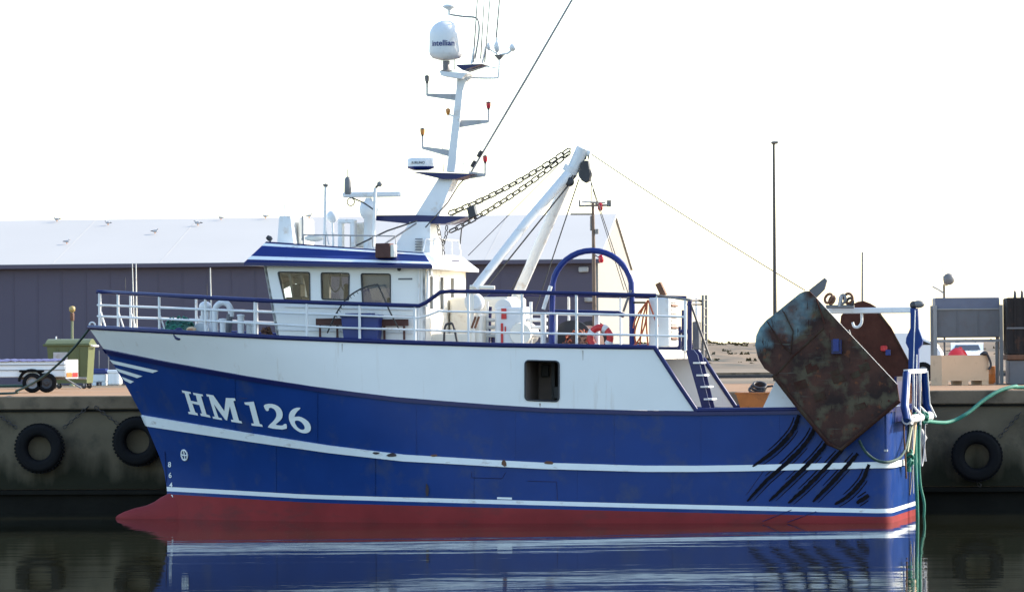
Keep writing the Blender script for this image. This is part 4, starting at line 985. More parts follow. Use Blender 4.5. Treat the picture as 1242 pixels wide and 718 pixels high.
c = S.at(576, 367, -1.6); mb = MB(); mb.lathe(V(c.x, -1.75, c.z), [(.16, 0), (.23, .03), (.24, .06), (.24, .5), (.2, .55)], WHITEP, 24, V(-.15, 1, 0)); pbox(mb, S, 566, 380, 584, 418, -1.6, -1.0, CREAM, .06); part(mb, 'winch_gear', ship)
mb = MB(); mb.tube(SP((577, 384, -1.9), (572, 398, -1.9)), .03, RUSTBR, 6); mb.tube(SP((581, 384, -1.9), (576, 398, -1.9)), .03, RUSTBR, 6); part(mb, 'lever', ship)
mb = MB()
for x, v in ((594, -.3), (588, .3), (600, .4)): mb.tube(SP((x, 372, v), (x - 2, 420, v)), .06, BLUED, 8)
part(mb, 'blue_pipe', ship)
# white tall cabinet with louvred side
mb = MB(); a = S.at(787, 421, -2.5); b = S.at(812, 361, -2.5); mb.box((a.x, -2.5, a.z), (b.x, -1.2, b.z), WHITEP, .03); cabi = part(mb, 'deck_cabinet', ship)
mb = MB()
for k in range(11): 
    z = lerp(a.z + .2, b.z - .1, k / 10); mb.obox(V(b.x + .02, -1.9, z), V(.02, 0, -.02), V(0, .45, 0), V(.01, 0, .01), RUSTBR if k % 3 == 0 else CREAM)  # cream slats: sun on the cabinet side put into their colour
part(mb, 'louvre', cabi)
mb = MB(); q = S.at(802, 351, -2.3); mb.obox(q, V(.06, 0, .03), V(0, .12, 0), V(-.07, 0, .15), RUSTBR); mb.tube([q + V(0, 0, -.05), S.at(800, 361, -2.3)], .03, DARK, 6); part(mb, 'floodlight', cabi)
mb = MB(); mb.tube(SP((768, 367, -2.2), (783, 367, -2.2)), .03, DARK, 6); part(mb, 'hose_rack', cabi)
# ladder, blue posts, brace, stair at the aft end of the deck
mb = MB()
for v in (.9, 1.35): mb.tube(SP((852.5 + (v - .9) * 9, 434, v), (852.5 + (v - .9) * 9, 358, v)), .035, GREY, 7)
for k in range(7): z = 364 + k * 10; mb.tube([S.at(852.5, z, .9), S.at(856.5, z, 1.35)], .02, GREY, 6)
mb.tube(SP((838, 365, .4), (846, 364, .8), (853, 366, .95)), .03, DARK, 6); mb.tube(SP((832, 369, .2), (852, 369, .95)), .03, DARK, 6); part(mb, 'ladder', ship)
mb = MB(); mb.tube(SP((836.5, 363, -.3), (836.5, 427, -.3)), .06, BLUED, 8); mb.tube(SP((829.5, 376, .4), (829.5, 424, .4)), .06, BLUED, 8); mb.tube(SP((824, 402, .0), (837, 402, .0)), .05, BLUED, 7); mb.tube(SP((824, 396, .0), (824, 424, .0)), .05, BLUED, 7)
mb.tube(SP((837, 410, 0), (828, 424, .4)), .04, BLUED, 7); pbox(mb, S, 840, 390, 848, 424, .6, .9, PANELG, .02)
part(mb, 'deck_posts', ship)
mb = MB(); mb.tube(SP((837, 366, -.3), (862, 437, -.6)), .03, DARK, 7); part(mb, 'brace', ship)
mb = MB(); sv = -2.2
mb.prism(SP((832, 424, sv), (841, 424, sv), (846, 430, sv), (862, 497, sv), (852, 497, sv), (833, 430, sv)), (0, .05, 0), BLUED)
mb.prism([p + V(0, .7, 0) for p in SP((832, 424, sv), (841, 424, sv), (846, 430, sv), (862, 497, sv), (852, 497, sv), (833, 430, sv))], (0, .05, 0), BLUED)
stair = part(mb, 'stair', ship)
for k, (x, y) in enumerate(((846, 440), (850, 455), (855, 469), (859, 484))):
    mb = MB(); q = S.at(x, y, sv); mb.box((q.x - .1, sv - .06, q.z - .02), (q.x + .1, sv + .7, q.z + .02), WHITEP); part(mb, 'step', stair)
# gallows: beam, hook, post, stern roller frame
GV = 1.3
mb = MB(); pbox(mb, S, 1003, 372.5, 1105, 380.5, GV - .1, GV + .1, WHITEP, .02); gal = part(mb, 'gallows', ship)
mb = MB(); mb.tube(smooth_path(SP((1045, 380, GV), (1045, 391, GV), (1041, 396.5, GV), (1036, 396, GV), (1034, 391, GV)), 4), .035, WHITEP, 8); part(mb, 'hook', gal)
mb = MB(); mb.prism(SP((1104, 374, GV - .1), (1113, 374, GV - .1), (1114, 398, GV - .1), (1119, 412, GV - .1), (1118, 418, GV - .1), (1114, 423, GV - .1), (1114, 505, GV - .1), (1101, 505, GV - .1), (1102, 423, GV - .1), (1098.5, 416, GV - .1), (1099, 410, GV - .1), (1104, 398, GV - .1)), (0, .22, 0), BLUE); part(mb, 'gallows_post', gal)
mb = MB(); q = S.at(1114, 369, GV); mb.ball(q, .12, GREY, 12, 8, (1.3, .8, .8)); mb.ball(q + V(-.12, 0, -.02), .1, DARK, 10, 7); part(mb, 'deck_lamp', gal)
mb = MB()
for (x0, y0, x1, y1, v) in ((1110, 376, 1106, 500, GV - .16), (1112, 430, 1111, 500, GV - .3), (1117, 448, 1116, 500, .6)): mb.tube(SP((x0, y0, v), (x1, y1, v)), .014, WHITEP, 5)
part(mb, 'hauling_wire', gal)
# frame at the transom with the rollers
ux = U_T + .24
zt_ = S.at(1110, 450, .5).z; zm = S.at(1110, 505, .5).z
mb = MB(); mb.obox(V(ux, .15, zt_), V(.06, 0, 0), V(0, 2.05, 0), V(0, 0, .05), WHITEP); fr_ = part(mb, 'roller_frame', ship)
for v0, v1 in ((-1.85, -2.7), (2.15, 2.95)):
    mb = MB(); mb.tube([V(ux, v0, zt_ - .02), V(ux, lerp(v0, v1, .6), lerp(zt_, zm, .75)), V(ux + .1, v1, zm - .05)], [.08, .09, .08], BLUE, 8); part(mb, 'frame_leg', fr_)
    mb = MB(); mb.tube([V(ux + .08, v0, zt_ - .02), V(ux + .08, lerp(v0, v1, .6), lerp(zt_, zm, .75)), V(ux + .2, v1, zm - .05)], .028, WHITEP, 6); part(mb, 'guide_bar', fr_)
mb = MB(); mb.lathe(V(ux + .06, -2.4, zm - .03), [(.12, 0), (.13, .05), (.10, .1), (.10, 5.0), (.13, 5.05), (.12, 5.1)], WHITEP, 16, V(0, 1, 0)); part(mb, 'roller', fr_)
for v in (-.45, .9):
    mb = MB(); mb.tube([V(ux + .02, v, zt_ - .05), V(ux + .02, v, zm + .25), V(ux + .14, v + .35, zm + .08), V(ux + .14, v + .35, zm - .2)], .032, WHITEP, 6); part(mb, 'guide_bar', fr_)
mb = MB(); mb.prism([(U_T + .02, -2.4, zm - .1), (U_T + .02, 2.6, zm - .1), (U_T + .02, 2.2, zt_ - .12), (U_T + .02, -1.9, zt_ - .12)], (-.06, 0, 0), BLUED); part(mb, 'stern_gate', fr_)
mb = MB(); mb.prism([(U_T + .024, -.3, zm + .05), (U_T + .024, 1.6, zm + .05), (U_T + .024, 1.6, zt_ - .3), (U_T + .024, -.3, zt_ - .3)], (.012, 0, 0), RUST2); part(mb, 'rusty_panel', fr_)
mb = MB(); mb.tube(SP((1060, 489, -BM), (1078, 490, -BM + .2)), .05, WHITEP, 7); part(mb, 'sunlit_cap_edge', fr_)  # white tube added as painted sunlight along the blue bulwark top
# white gallows foot plate at the quarter
mb = MB(); mb.prism(SP((924, 497, -2.95), (980, 497, -2.95), (980, 430, -2.95), (956, 430, -2.95)), (0, .08, 0), WHITEP); part(mb, 'gallows_foot', ship)
mb = MB(); mb.prism([p for p in SP((975, 497, -2.85), (1060, 497, -2.85), (1030, 400, -2.85), (985, 400, -2.85))], (0, .1, 0), GREY); part(mb, 'gallows_frame', ship)
# ---- foredeck fittings
def bollardish(mb, px, py0, py1, v, r, m): mb.tube(SP((px, py0, v), (px, py1, v)), r, m, 10)
mb = MB(); mb.tube(smooth_path(SP((261, 408, -1.2), (261, 378, -1.2), (264, 370, -1.2), (270.5, 367, -1.2), (277, 370, -1.2), (280, 378, -1.2), (280, 384, -1.2)), 4), .075, WHITEP, 10); mb.tube(SP((279, 381, -1.2), (275, 409, -1.2)), [.08, .1], PANELG, 8); part(mb, 'vent_cowl', ship)
mb = MB()
for px, y0, y1, r_ in ((246, 372, 407, .05), (251, 369, 407, .045), (256, 375, 407, .04), (244, 383, 407, .04)): bollardish(mb, px, y1, y0, -.3, r_, WHITEP)
mb.ball(S.at(249, 372, -.3), .14, WHITEP, 12, 8, (1.2, 1, 1)); wl = part(mb, 'windlass', ship)
mb = MB(); q = S.at(247, 401, -.35); mb.lathe(q + V(0, -.3, 0), [(.2, 0), (.2, .05), (.1, .07), (.1, .5), (.2, .53), (.2, .6)], WHITEP, 16, V(0, 1, 0)); part(mb, 'drum', wl)
for px, y0, v in ((292, 383, -1.6), (270, 388, -1.7), (302, 393, -1.4), (308, 394, -1.4)):
    mb = MB(); bollardish(mb, px, 410, y0, v, .08 if px == 292 else .07, WHITEP); q = S.at(px, y0, v); mb.lathe(q, [(.09, -.02), (.1, .0), (.09, .03), (0, .04)], WHITEP, 12); part(mb, 'bollard', ship)
mb = MB(); q = S.at(215, 404.5, -1.9); mb.torus(RP(217, 405, -.02), .12, .04, BLUED, V(.2, 1, 0), 18, 8); part(mb, 'fairlead', ship)
mb = MB(); q = S.at(110.5, 394.5, 0); mb.torus(q + V(.03, 0, .0), .075, .022, WHITEP, V(0, 1, 0), 16, 6); part(mb, 'bow_fairlead', ship)
mb = MB(); mb.tube(SP((163, 410, .3), (160.5, 320, .3)), [.02, .01], CREAM, 6); mb.tube(SP((166, 410, .5), (165, 320, .5)), [.025, .012], CREAM, 6); mb.tube(SP((152, 337, .3), (152, 351, .3)), .01, WIRE, 5); part(mb, 'whip_aerial', ship)
mb = MB(); mb.tube(SP((257, 408, .4), (255, 325, .4)), [.025, .012], CREAM, 6); mb.tube(SP((252, 408, .7), (251, 345, .7)), [.015, .008], WIRE, 6); part(mb, 'whip_aerial', ship)
# bent hoop rod beside the wheelhouse
mb = MB(); c = smooth_path(SP((397, 404, -2.75), (405, 386, -2.75), (413, 372, -2.75), (424, 359, -2.75), (441, 349, -2.75), (456, 345.5, -2.75), (459, 347, -2.75), (466, 362, -2.75), (474, 380, -2.75), (485, 401, -2.75)), 4); mb.tube(c, .02, WIRE, 7)
for k in range(2, len(c) // 2, 1): mb.tube([c[k], c[k] + V(.05, -.02, -.06)], .008, WIRE, 4)
part(mb, 'net_hoop', ship)

# ---- loose things aboard
dz_ = lambda px, v: S.at(px, interp(CAPR, px), -BM).z - .05
q = V(S.at(437, 400, -2.7).x, -2.6, dz_(437, 0))
ft = thing('plastic_tub', 'blue plastic tub standing on deck beside the wheelhouse wall', 'tub', S, q)
a = S.at(415, 410, -2.9); b = S.at(460, 383, -2.9); mb = MB()
mb.mesh([(a.x + .06, -2.95, q.z), (b.x - .06, -2.95, q.z), (b.x - .06, -2.5, q.z), (a.x + .06, -2.5, q.z), (a.x, -3.0, b.z), (b.x, -3.0, b.z), (b.x, -2.47, b.z), (a.x, -2.47, b.z)], [(3, 2, 1, 0), (0, 1, 5, 4), (1, 2, 6, 5), (2, 3, 7, 6), (3, 0, 4, 7), (4, 5, 6, 7)], TUBB)
part(mb, 'body', ft)
mb = MB(); mb.box((a.x - .03, -3.03, b.z - .04), (b.x + .03, -2.46, b.z + .03), TUBB, .02); mb.box((a.x + .1, -2.98, b.z + .03), (b.x - .2, -2.5, b.z + .07), TUBB, .02); part(mb, 'lid', ft)
for x0, x1, y0, y1, lb in ((383, 414, 386, 394.5, 'dark red board leaning on the forward side of the blue tub'), (461, 495, 387, 395.5, 'reddish brown board sticking out aft of the blue tub')):
    mb = MB(); pbox(mb, S, x0, y0, x1, y1, -2.55, -2.50, WOODD); pbox(mb, S, x0, y0 + 1.2, x1, y0 + 1.6, -2.556, -2.551, BLACK)
    for x in (x0 + 5, x1 - 5): pbox(mb, S, x - 1.2, y1, x + 1.2, 412, -2.54, -2.51, WOODD)
    single(mb, 'wooden_board', lb, 'board', S, S.at((x0 + x1) / 2, 412, -2.5), 'boards beside the blue tub')
# green net heap on foredeck
def heap(px0, px1, ptop, v, depth, m, name, label, cat, seed, ropes=None):
    base = dz_((px0 + px1) / 2, 0); a = S.at(px0, 400, v); b = S.at(px1, 400, v); top = S.at((px0 + px1) / 2, ptop, v).z; c = V((a.x + b.x) / 2, v, base)
    mb = MB(); rx = (b.x - a.x) / 2; rows = []
    for i in range(9):
        t = i / 8; row = []
        for j in range(25):
            q = 2 * math.pi * j / 24; r_ = math.cos(t * math.pi / 2) ** .7; nn = noise.noise(Vector((math.cos(q) * 2 + seed, math.sin(q) * 2, t * 3))) * .35 + 1
            row.append(c + V(math.cos(q) * rx * r_ * nn, math.sin(q) * depth * r_ * nn, (top - base) * t * (.85 + .3 * noise.noise(Vector((q * 2, t * 4, seed))))))
        row[-1] = row[0]; rows.append(row)
    mb.grid(rows, m); rnd = random.Random(seed)
    for k in range(26):
        q = rnd.uniform(0, 6.28); t = rnd.uniform(.1, .85); d = rnd.uniform(-.6, .6)
        pp = [c + V(math.cos(q + d * s_) * rx * 1.02 * math.cos((t + .1 * s_) * 1.4) ** .7, math.sin(q + d * s_) * depth * 1.02 * math.cos((t + .1 * s_) * 1.4) ** .7, (top - base) * (t + .1 * math.sin(s_ * 3)) * 1.05) for s_ in (-1, -.5, 0, .5, 1)]
        mb.tube(smooth_path(pp, 3), .018, (ropes or m), 5)
    return single(mb, name, label, cat, S, c)
heap(199, 236, 383.5, -1.2, .7, NETG, 'net_heap', 'heap of dark green trawl net on the foredeck behind the bow rail', 'fishing net', 3, GREENR)
heap(683, 722, 399, -1.7, .5, NETB, 'net_heap', 'small brown heap of netting under the blue hoop', 'fishing net', 8, ORANGE)
heap(316, 330, 396, -1.6, .3, WOODD, 'rope_heap', 'small red brown rope heap just forward of the wheelhouse', 'rope', 5, RUSTBR)
c = S.at(232, 399.5, -1.9); mb = MB(); mb.ball(c, .1, WOODL, 12, 8, (1.3, 1, .7)); mb.torus(c, .1, .012, ORANGE, V(0, 0, 1), 14, 5); mb.tube([c, V(c.x, c.y, dz_(232, 0))], .05, WOODL, 7); single(mb, 'net_float', 'small pale orange float lying beside the green net heap', 'float', S, V(c.x, c.y, dz_(232, 0)))
# lifebuoy
c = S.at(728, 410, -2.2); lb_ = thing('lifebuoy', 'red and white lifebuoy standing on deck under the blue hoop', 'lifebuoy', S, V(c.x, c.y, dz_(728, 0)))
mb = MB(); mb.torus(c, .255, .085, REDP, V(.15, 1, 0), 36, 12); part(mb, 'ring', lb_)
for a in (60, 150, 240, 330):
    mb = MB(); ax = V(.15, 1, 0).normalized(); d = V(math.cos(R(a)), 0, math.sin(R(a))); tt = V(-math.sin(R(a)), 0, math.cos(R(a)))
    for k in (-.5, -.25, 0, .25, .5):
        aa = R(a) + k * .34; d = V(math.cos(aa), 0, math.sin(aa)); d -= ax * d.dot(ax); d.normalize()
        mb.torus(c + d * .255, .088, .012, WHITEP, d.cross(ax), 14, 6)
    part(mb, 'band', lb_)
# orange hoses
q0 = S.at(785, 365, -2.55); t = thing('hose_bundle', 'bundle of thin orange hoses hung from the rack beside the white cabinet', 'hose', S, V(q0.x, -2.55, dz_(785, 0)))
for k, pp in enumerate((((786, 364), (778, 378), (770, 402), (772, 421)), ((786, 364), (780, 385), (776, 418)), ((785, 365), (783, 390), (776, 410), (768, 420)), ((785, 365), (784, 392), (786, 420)), ((786, 364), (792, 380), (798, 396)), ((784, 367), (772, 384), (768, 398)))):
    mb = MB(); mb.tube(smooth_path([S.at(x, y, -2.55 - .015 * k) for x, y in pp], 5), .022, ORANGE, 6); part(mb, 'hose', t)
# clutter pile on the aft top: rusty shackles by the near trawl door
# ---- trawl doors
def door_mat():
    mt = bpy.data.materials.new('worn_door_paint'); mt.use_nodes = True
    global n, l
    n = mt.node_tree.nodes; l = mt.node_tree.links; p = n['Principled BSDF']; p.inputs['Roughness'].default_value = .85; p.inputs['Specular IOR Level'].default_value = .15
    tc = n.new('ShaderNodeTexCoord'); ob = tc.outputs['Object']
    def mapped(sc_, rot=(0, 0, 0)):
        mp = n.new('ShaderNodeMapping'); mp.inputs['Scale'].default_value = sc_; mp.inputs['Rotation'].default_value = rot; l.new(ob, mp.inputs[0]); return mp.outputs[0]
    c = mixc(ramp(tn(1.3, ob, 8), .38, .62), (.028, .018, .016), (.078, .036, .026))
    c = mixc(ramp(tn(1.9, mapped((1, 1, 1.2)), 9), .50, .62), c, (.088, .072, .046))
    c = mixc(ramp(tn(5.5, ob, 9), .60, .70), c, (.13, .050, .026))
    c = mixc(ramp(tn(3.2, mapped((.5, 1, 5), (0, .8, 0)), 6), .62, .72), c, (.085, .080, .062))
    dt = n.new('ShaderNodeVectorMath'); dt.operation = 'DOT_PRODUCT'; dt.inputs[1].default_value = (-.62, 0, .78); l.new(ob, dt.inputs[0])
    nz = n.new('ShaderNodeMath'); nz.operation = 'MULTIPLY_ADD'; nz.inputs[1].default_value = 2.6; l.new(tn(1.5, ob, 9), nz.inputs[0]); l.new(dt.outputs['Value'], nz.inputs[2])
    rp = n.new('ShaderNodeMapRange'); rp.inputs[1].default_value = 4.2; rp.inputs[2].default_value = 4.8; l.new(nz.outputs[0], rp.inputs[0])
    tq = mixc(ramp(tn(4, ob, 6), .4, .65), (.10, .175, .20), (.19, .29, .31))
    c = mixc(rp.outputs[0], c, tq)
    c = mixc(ramp(tn(9, mapped((3, 1, .5), (0, -.6, 0)), 8), .62, .68), c, (.035, .018, .014))
    l.new(c, p.inputs['Base Color'])
    bp = n.new('ShaderNodeBump'); bp.inputs['Strength'].default_value = .6; bp.inputs['Distance'].default_value = .02; l.new(tn(7, ob, 8), bp.inputs['Height']); l.new(bp.outputs[0], p.inputs['Normal'])
    return mt
DOORM = door_mat()
def door(out_a, out_b, v, label, hinge, ma, mbm, extra):
    base = S.at(1016, 545, v) if v < 0 else S.at(1095, 450, v)
    t = thing('trawl_door', label, 'trawl door', S, base, 'trawl doors hung at the stern'); mb = MB()
    h0 = S.at(*hinge[0], v); h1 = S.at(*hinge[1], v); hd_ = (h1 - h0).normalized(); nrm = V(hd_.z, 0, -hd_.x)
    def bend(p):
        d = (p - h0).dot(nrm)
        return p + V(0, abs(d) * .10, 0)
    A = [S.at(x, y, v) for x, y in out_a]; B = [S.at(x, y, v) for x, y in out_b]
    A2 = [bend(p) for p in A]
    mb.prism(A2, (0, .09, 0), ma, RUST2); part(mb, 'upper_plate', t)
    mb = MB(); mb.prism(B, (0, .09, 0), mbm, RUST2); part(mb, 'main_plate', t)
    extra(t, v, bend); return t
def ex1(t, v, bend):
    mb = MB(); pbox(mb, S, 1008.5, 412, 1020.5, 429, v - .10, v - .001, BLUED, .04); pbox(mb, S, 1010.5, 411, 1017, 426, v - .16, v - .09, BLUEB, .03); part(mb, 'blue_bracket', t, 'blue painted bracket')
    mb = MB(); mb.tube([S.at(x, y, v - .02) for x, y in ((990, 362), (1000, 392))], .018, RUST2, 6); mb.tube([S.at(x, y, v + .01) for x, y in ((999, 398), (962, 432), (940, 456))], .03, RUST, 7)
    mb.tube([bend(S.at(x, y, v)) + V(0, -.02, 0) for x, y in ((950, 378), (962, 402), (958, 430))], .014, RUST, 6); mb.tube([bend(S.at(x, y, v)) + V(0, -.02, 0) for x, y in ((930, 390), (948, 418), (960, 428))], .014, RUST, 6)
    part(mb, 'stiffener', t)
    mb = MB()
    for x, y in ((1030, 415), (1050, 437), (1070, 458), (1078, 486), (1058, 503), (1038, 519), (1008, 528), (992, 508), (975, 487), (958, 466)): mb.lathe(S.at(x, y, v - .012), [(.028, 0), (.028, .014)], RUST2, 8, V(0, 1, 0))
    part(mb, 'bolts', t)
    mb = MB(); mb.tube([S.at(x, y, v + .02) for x, y in ((990, 361), (1022, 396), (1056, 432), (1088, 466))], .012, CREAM, 6); part(mb, 'edge_bar', t, 'bare bright edge bar')  # cream colour stands in for sun catching the upper door edge
    mb = MB(); c_ = [S.at(x, y, v - .03) for x, y in ((938, 455), (970, 496), (1005, 538), (1020, 545), (1091, 486))]; mb.tube(c_, .05, RUST, 7); part(mb, 'shoe', t)
    mb = MB(); mb.prism(SP((981, 352, v + .0), (1000, 337, v), (1003, 340, v), (1000, 351, v), (990, 361, v)), (0, .12, 0), PANELG); part(mb, 'towing_bracket', t)
    mb = MB(); rnd = random.Random(4)
    for k in range(10):
        x, y = rnd.uniform(965, 1060), rnd.uniform(440, 505)
        if abs((x - 1016) * .7 + (y - 470)) > 48: continue
        mb.obox(S.at(x, y, v - .006), V(.05 + .1 * rnd.random(), 0, .04), V(0, .008, 0), V(-.03, 0, .05 + .05 * rnd.random()), RUST)
    part(mb, 'weld_patch', t)
door([(981, 353), (990, 362), (999, 398), (940, 456), (927, 447), (919, 434), (915.3, 419), (916.5, 407), (921, 397), (929, 388), (937, 382), (953, 369), (969, 356), (975, 353.3)], [(990, 362), (1088, 466), (1091, 486), (1055, 517), (1020, 545), (1011, 543), (1005, 538), (940, 456), (999, 398)],
     -3.62, 'big rusty trawl door with worn turquoise rounded end hung over the near quarter', ((999, 398), (940, 456)), DOORM, DOORM, ex1)
def ex2(t, v, bend):
    mb = MB(); pbox(mb, S, 1068, 419, 1076, 426, v - .08, v - .001, REDP, .02); pbox(mb, S, 1074, 424, 1080, 431, v - .12, v - .081, TUBB, .01); part(mb, 'red_bracket', t, 'red painted bracket')
    mb = MB(); mb.tube([S.at(x, y, v - .01) for x, y in ((1060, 372), (1080, 398), (1103, 441))], .03, RUST, 6); part(mb, 'edge_bar', t)
door([(1020, 383), (1030, 371), (1040, 366), (1047, 365), (1055, 368), (1062, 372), (1068, 380)], [(1068, 380), (1104, 442), (1095, 470), (1060, 480), (1015, 430), (1020, 383)], 2.6,
     'reddish brown trawl door on the far quarter, half hidden behind the near door', ((1020, 383), (1068, 380)), RUST2, RUST2, ex2)
# shackles and gear at the top of the doors
t = thing('warp_shackles', 'rusty shackles and chain gear on the gallows between the two trawl doors', 'shackles', S, S.at(1010, 372, .9))
for (x, y, r_, m_) in ((1005, 362, .12, RUSTBR), (1009, 364, .10, RUSTBR), (1022, 363, .11, GREY), (1029, 362, .12, RUSTBR), (1031, 366, .09, DARK)):
    mb = MB(); mb.torus(S.at(x, y, .9), r_, .035, m_, V(random.uniform(.2, .9), .6, random.uniform(-.4, .4)), 16, 7); part(mb, 'shackle', t)
mb = MB(); mb.tube(SP((1018, 372, .9), (1021, 358, .9)), .05, LGREY, 7); mb.tube(SP((1002, 372, .9), (1036, 372, .9)), .05, GREY, 6); part(mb, 'pin', t)
# rusty orange box on the aft deck with a rope coil on it
v0 = 1.2; a = S.at(893, 493, v0); b = S.at(932, 478, v0)
sk_ = thing('fish_hopper', 'rusty orange fish hopper box standing on the aft deck beyond the blue bulwark', 'hopper', S, V((a.x + b.x) / 2, v0 + .6, MDZ))
mb = MB(); mb.mesh([(a.x + .12, v0 + .1, a.z - .15), (b.x - .12, v0 + .1, a.z - .15), (b.x - .12, v0 + 1.1, a.z - .15), (a.x + .12, v0 + 1.1, a.z - .15), (a.x, v0, b.z), (b.x, v0, b.z), (b.x, v0 + 1.2, b.z), (a.x, v0 + 1.2, b.z)], [(3, 2, 1, 0), (4, 5, 6, 7), (0, 1, 5, 4), (1, 2, 6, 5), (2, 3, 7, 6), (3, 0, 4, 7)], SKIPO); part(mb, 'body', sk_)
mb = MB(); mb.box((a.x - .03, v0 - .03, b.z + .001), (b.x + .03, v0 + 1.23, b.z + .05), SKIPO, .01); part(mb, 'rim', sk_)
for x in (a.x + .2, b.x - .2):
    for y in (v0 + .2, v0 + 1.0): mb = MB(); mb.box((x - .04, y - .04, MDZ), (x + .04, y + .04, a.z - .14), SKIPO); part(mb, 'leg', sk_)
mb = MB(); q = V(b.x - .35, v0 + .5, b.z + .08)
for k in range(3): mb.torus(q + V(.03 * k, 0, .04 + .05 * k), .20 - .02 * k, .035, DARK, V(.1 * k, -.5, 1), 20, 7)
mb.tube([q + V(.2, 0, .1), q + V(.38, 0, .12), q + V(.5, -.1, .02)], .03, DARK, 6); single(mb, 'rope_coil', 'dark rope coil lying on top of the rusty orange hopper box', 'rope', S, V(q.x, q.y, b.z + .05))
# ---- ropes
def rope(name, label, pts, r_, m, fr=W, world=False, cat='rope', n=8):
    mb = MB(); c = smooth_path(pts, n); mb.tube(c, r_, m, 7); return single(mb, name, label, cat, W, c[0])
def sw(*a): return S.world(S.at(*a))
gq = lambda px, py: W.ground(px, py, QTOP + .03)
a = sw(110.5, 396, 0); b = W.at(8, 472, 14.0)
b.z = QTOP + .05
pp = [lerp(a, b, k / 8) + V(0, 0, -.32 * 4 * (k / 8) * (1 - k / 8)) for k in range(9)]; pp += [b + V(-3, 1, -.0), b + V(-9, 3, 0)]
rope('mooring_rope', 'dark green mooring rope running from the bow down to the quay on the left', pp, .032, GREEND, cat='mooring rope')
mb = MB(); q = gq(-2, 466); single(mb, 'x', 'x', 'x', W, q) if False else None
pp = [S.world(V(U_T + .3, 2.3, zm - .15)), W.at(1150, 512, 4.6), W.at(1172, 502, 4.9), W.at(1192, 486, 5.2), W.at(1212, 474, 5.5), W.at(1232, 468.5, 5.9)]
e = QY.world(V(QY.at(1246, 468, 1.0).x, 1.0, QTOP + .06)); pp += [e, e + V(4, 1, .0)]
rope('mooring_rope', 'green mooring rope sagging from the stern roller up to the quay on the right', pp, .05, GREENR, cat='mooring rope')
# hanging green ropes at the transom, each its own
HR = [('green rope hanging longest from the roller into the water', [(1115, 500, .9), (1114.5, 545, .9), (1116, 585, .9), (1121, 612, .9), (1119, 640, .9)], .035, GREENR),
      ('green rope hanging straight down the transom in bright strands', [(1109, 500, .6), (1110, 560, .6), (1112, 600, .6), (1113, 640, .6)], .045, GREENR),
      ('green rope slung in a loop from the quarter to the roller', [(1042, 534, -3.35), (1050, 548, -3.4), (1063, 558, -3.4), (1078, 560, -3.3), (1088, 552, -2.2), (1097, 530, -.8), (1101, 505, -.5)], .035, GREEND),
      ('short green rope end knotted below the loop at the transom corner', [(1093, 545, -.9), (1096, 560, -.9), (1099, 572, -.9)], .075, GREENR),
      ('thin dark rope hanging beside the transom corner', [(1101, 500, -.6), (1098, 550, -.6), (1096, 600, -.6), (1101, 560, .1), (1104, 520, .2)], .016, WIRE)]
for lb, pp, r_, m_ in HR:
    c0 = [S.at(*p) for p in pp]; c0 = [V(max(p.x, U_T + .16) if p.y > -BM + .4 else p.x, p.y, p.z) for p in c0]
    rope('hanging_rope', lb, [S.world(p) for p in c0], r_, m_)
for lb, pp, r_, m_ in (('pale thin rope trailing from the roller beside the green strands', [(1106, 506, 0), (1107, 540, 0), (1104, 575, 0), (1107, 598, 0)], .018, LGREY),
                       ('doubled green strand twisting down to a float line at the water', [(1111, 508, .8), (1108, 560, .8), (1112, 590, .8), (1108, 615, .8), (1111, 640, .8)], .028, GREENR),
                       ('yellowish rope hitched between loop and roller at the transom', [(1093, 548, -1.2), (1100, 535, -.8), (1104, 520, -.3), (1107, 504, .2)], .03, LIMEB),
                       ('brown chafed rope hanging at the near corner of the transom', [(1090, 505, -1.9), (1091, 530, -1.9), (1093, 552, -1.7), (1096, 580, -1.5)], .022, RUSTBR),
                       ('pale rope looped under the far end of the roller', [(1122, 512, 2.0), (1121, 545, 2.0), (1118, 565, 1.8), (1116, 540, 1.6), (1117, 512, 1.5)], .02, LGREY)):
    c0 = [S.at(*p) for p in pp]; c0 = [V(max(p.x, U_T + .18), p.y, p.z) for p in c0]
    rope('hanging_rope', lb, [S.world(p) for p in c0], r_, m_)
mb = MB(); rnd = random.Random(5); q = V(U_T + .2, -1.0, S.at(1096, 555, -1).z)
for k in range(9): mb.torus(q + V(rnd.uniform(-.02, .05), rnd.uniform(-.12, .12), rnd.uniform(-.14, .14)), .09, .028, GREENR if k % 3 else LIMEB, V(rnd.uniform(-1, 1), rnd.uniform(-1, 1), rnd.uniform(-1, 1)), 12, 6)
single(mb, 'rope_knot', 'green and yellow rope knot at the lowest point of the quarter loop', 'rope', S, q)
mb = MB(); q = V(U_T + .3, -1.9, zm + .02)
for k in range(7): mb.torus(q + V(rnd.uniform(-.05, .05), rnd.uniform(-.15, .25), rnd.uniform(-.1, .12)), .08, .025, LGREY if k % 2 else RUSTBR, V(rnd.uniform(-1, 1), rnd.uniform(-1, 1), rnd.uniform(-1, 1)), 12, 6)
single(mb, 'shackle_cluster', 'cluster of pale and rusty shackles at the near end of the roller', 'shackles', S, q)
mb = MB(); rnd = random.Random(2); q = V(U_T + .34, .9, S.at(1113, 507, .75).z)
for k in range(12):
    d = V(rnd.uniform(-1, 1), rnd.uniform(-1, 1), rnd.uniform(-1, 1)).normalized(); mb.torus(q + d * .06, .10, .03, GREENR, V(rnd.uniform(-1, 1), rnd.uniform(-1, 1), rnd.uniform(-1, 1)), 12, 6)
single(mb, 'rope_knot', 'bright green rope knot wrapped on the stern roller', 'rope', S, q)
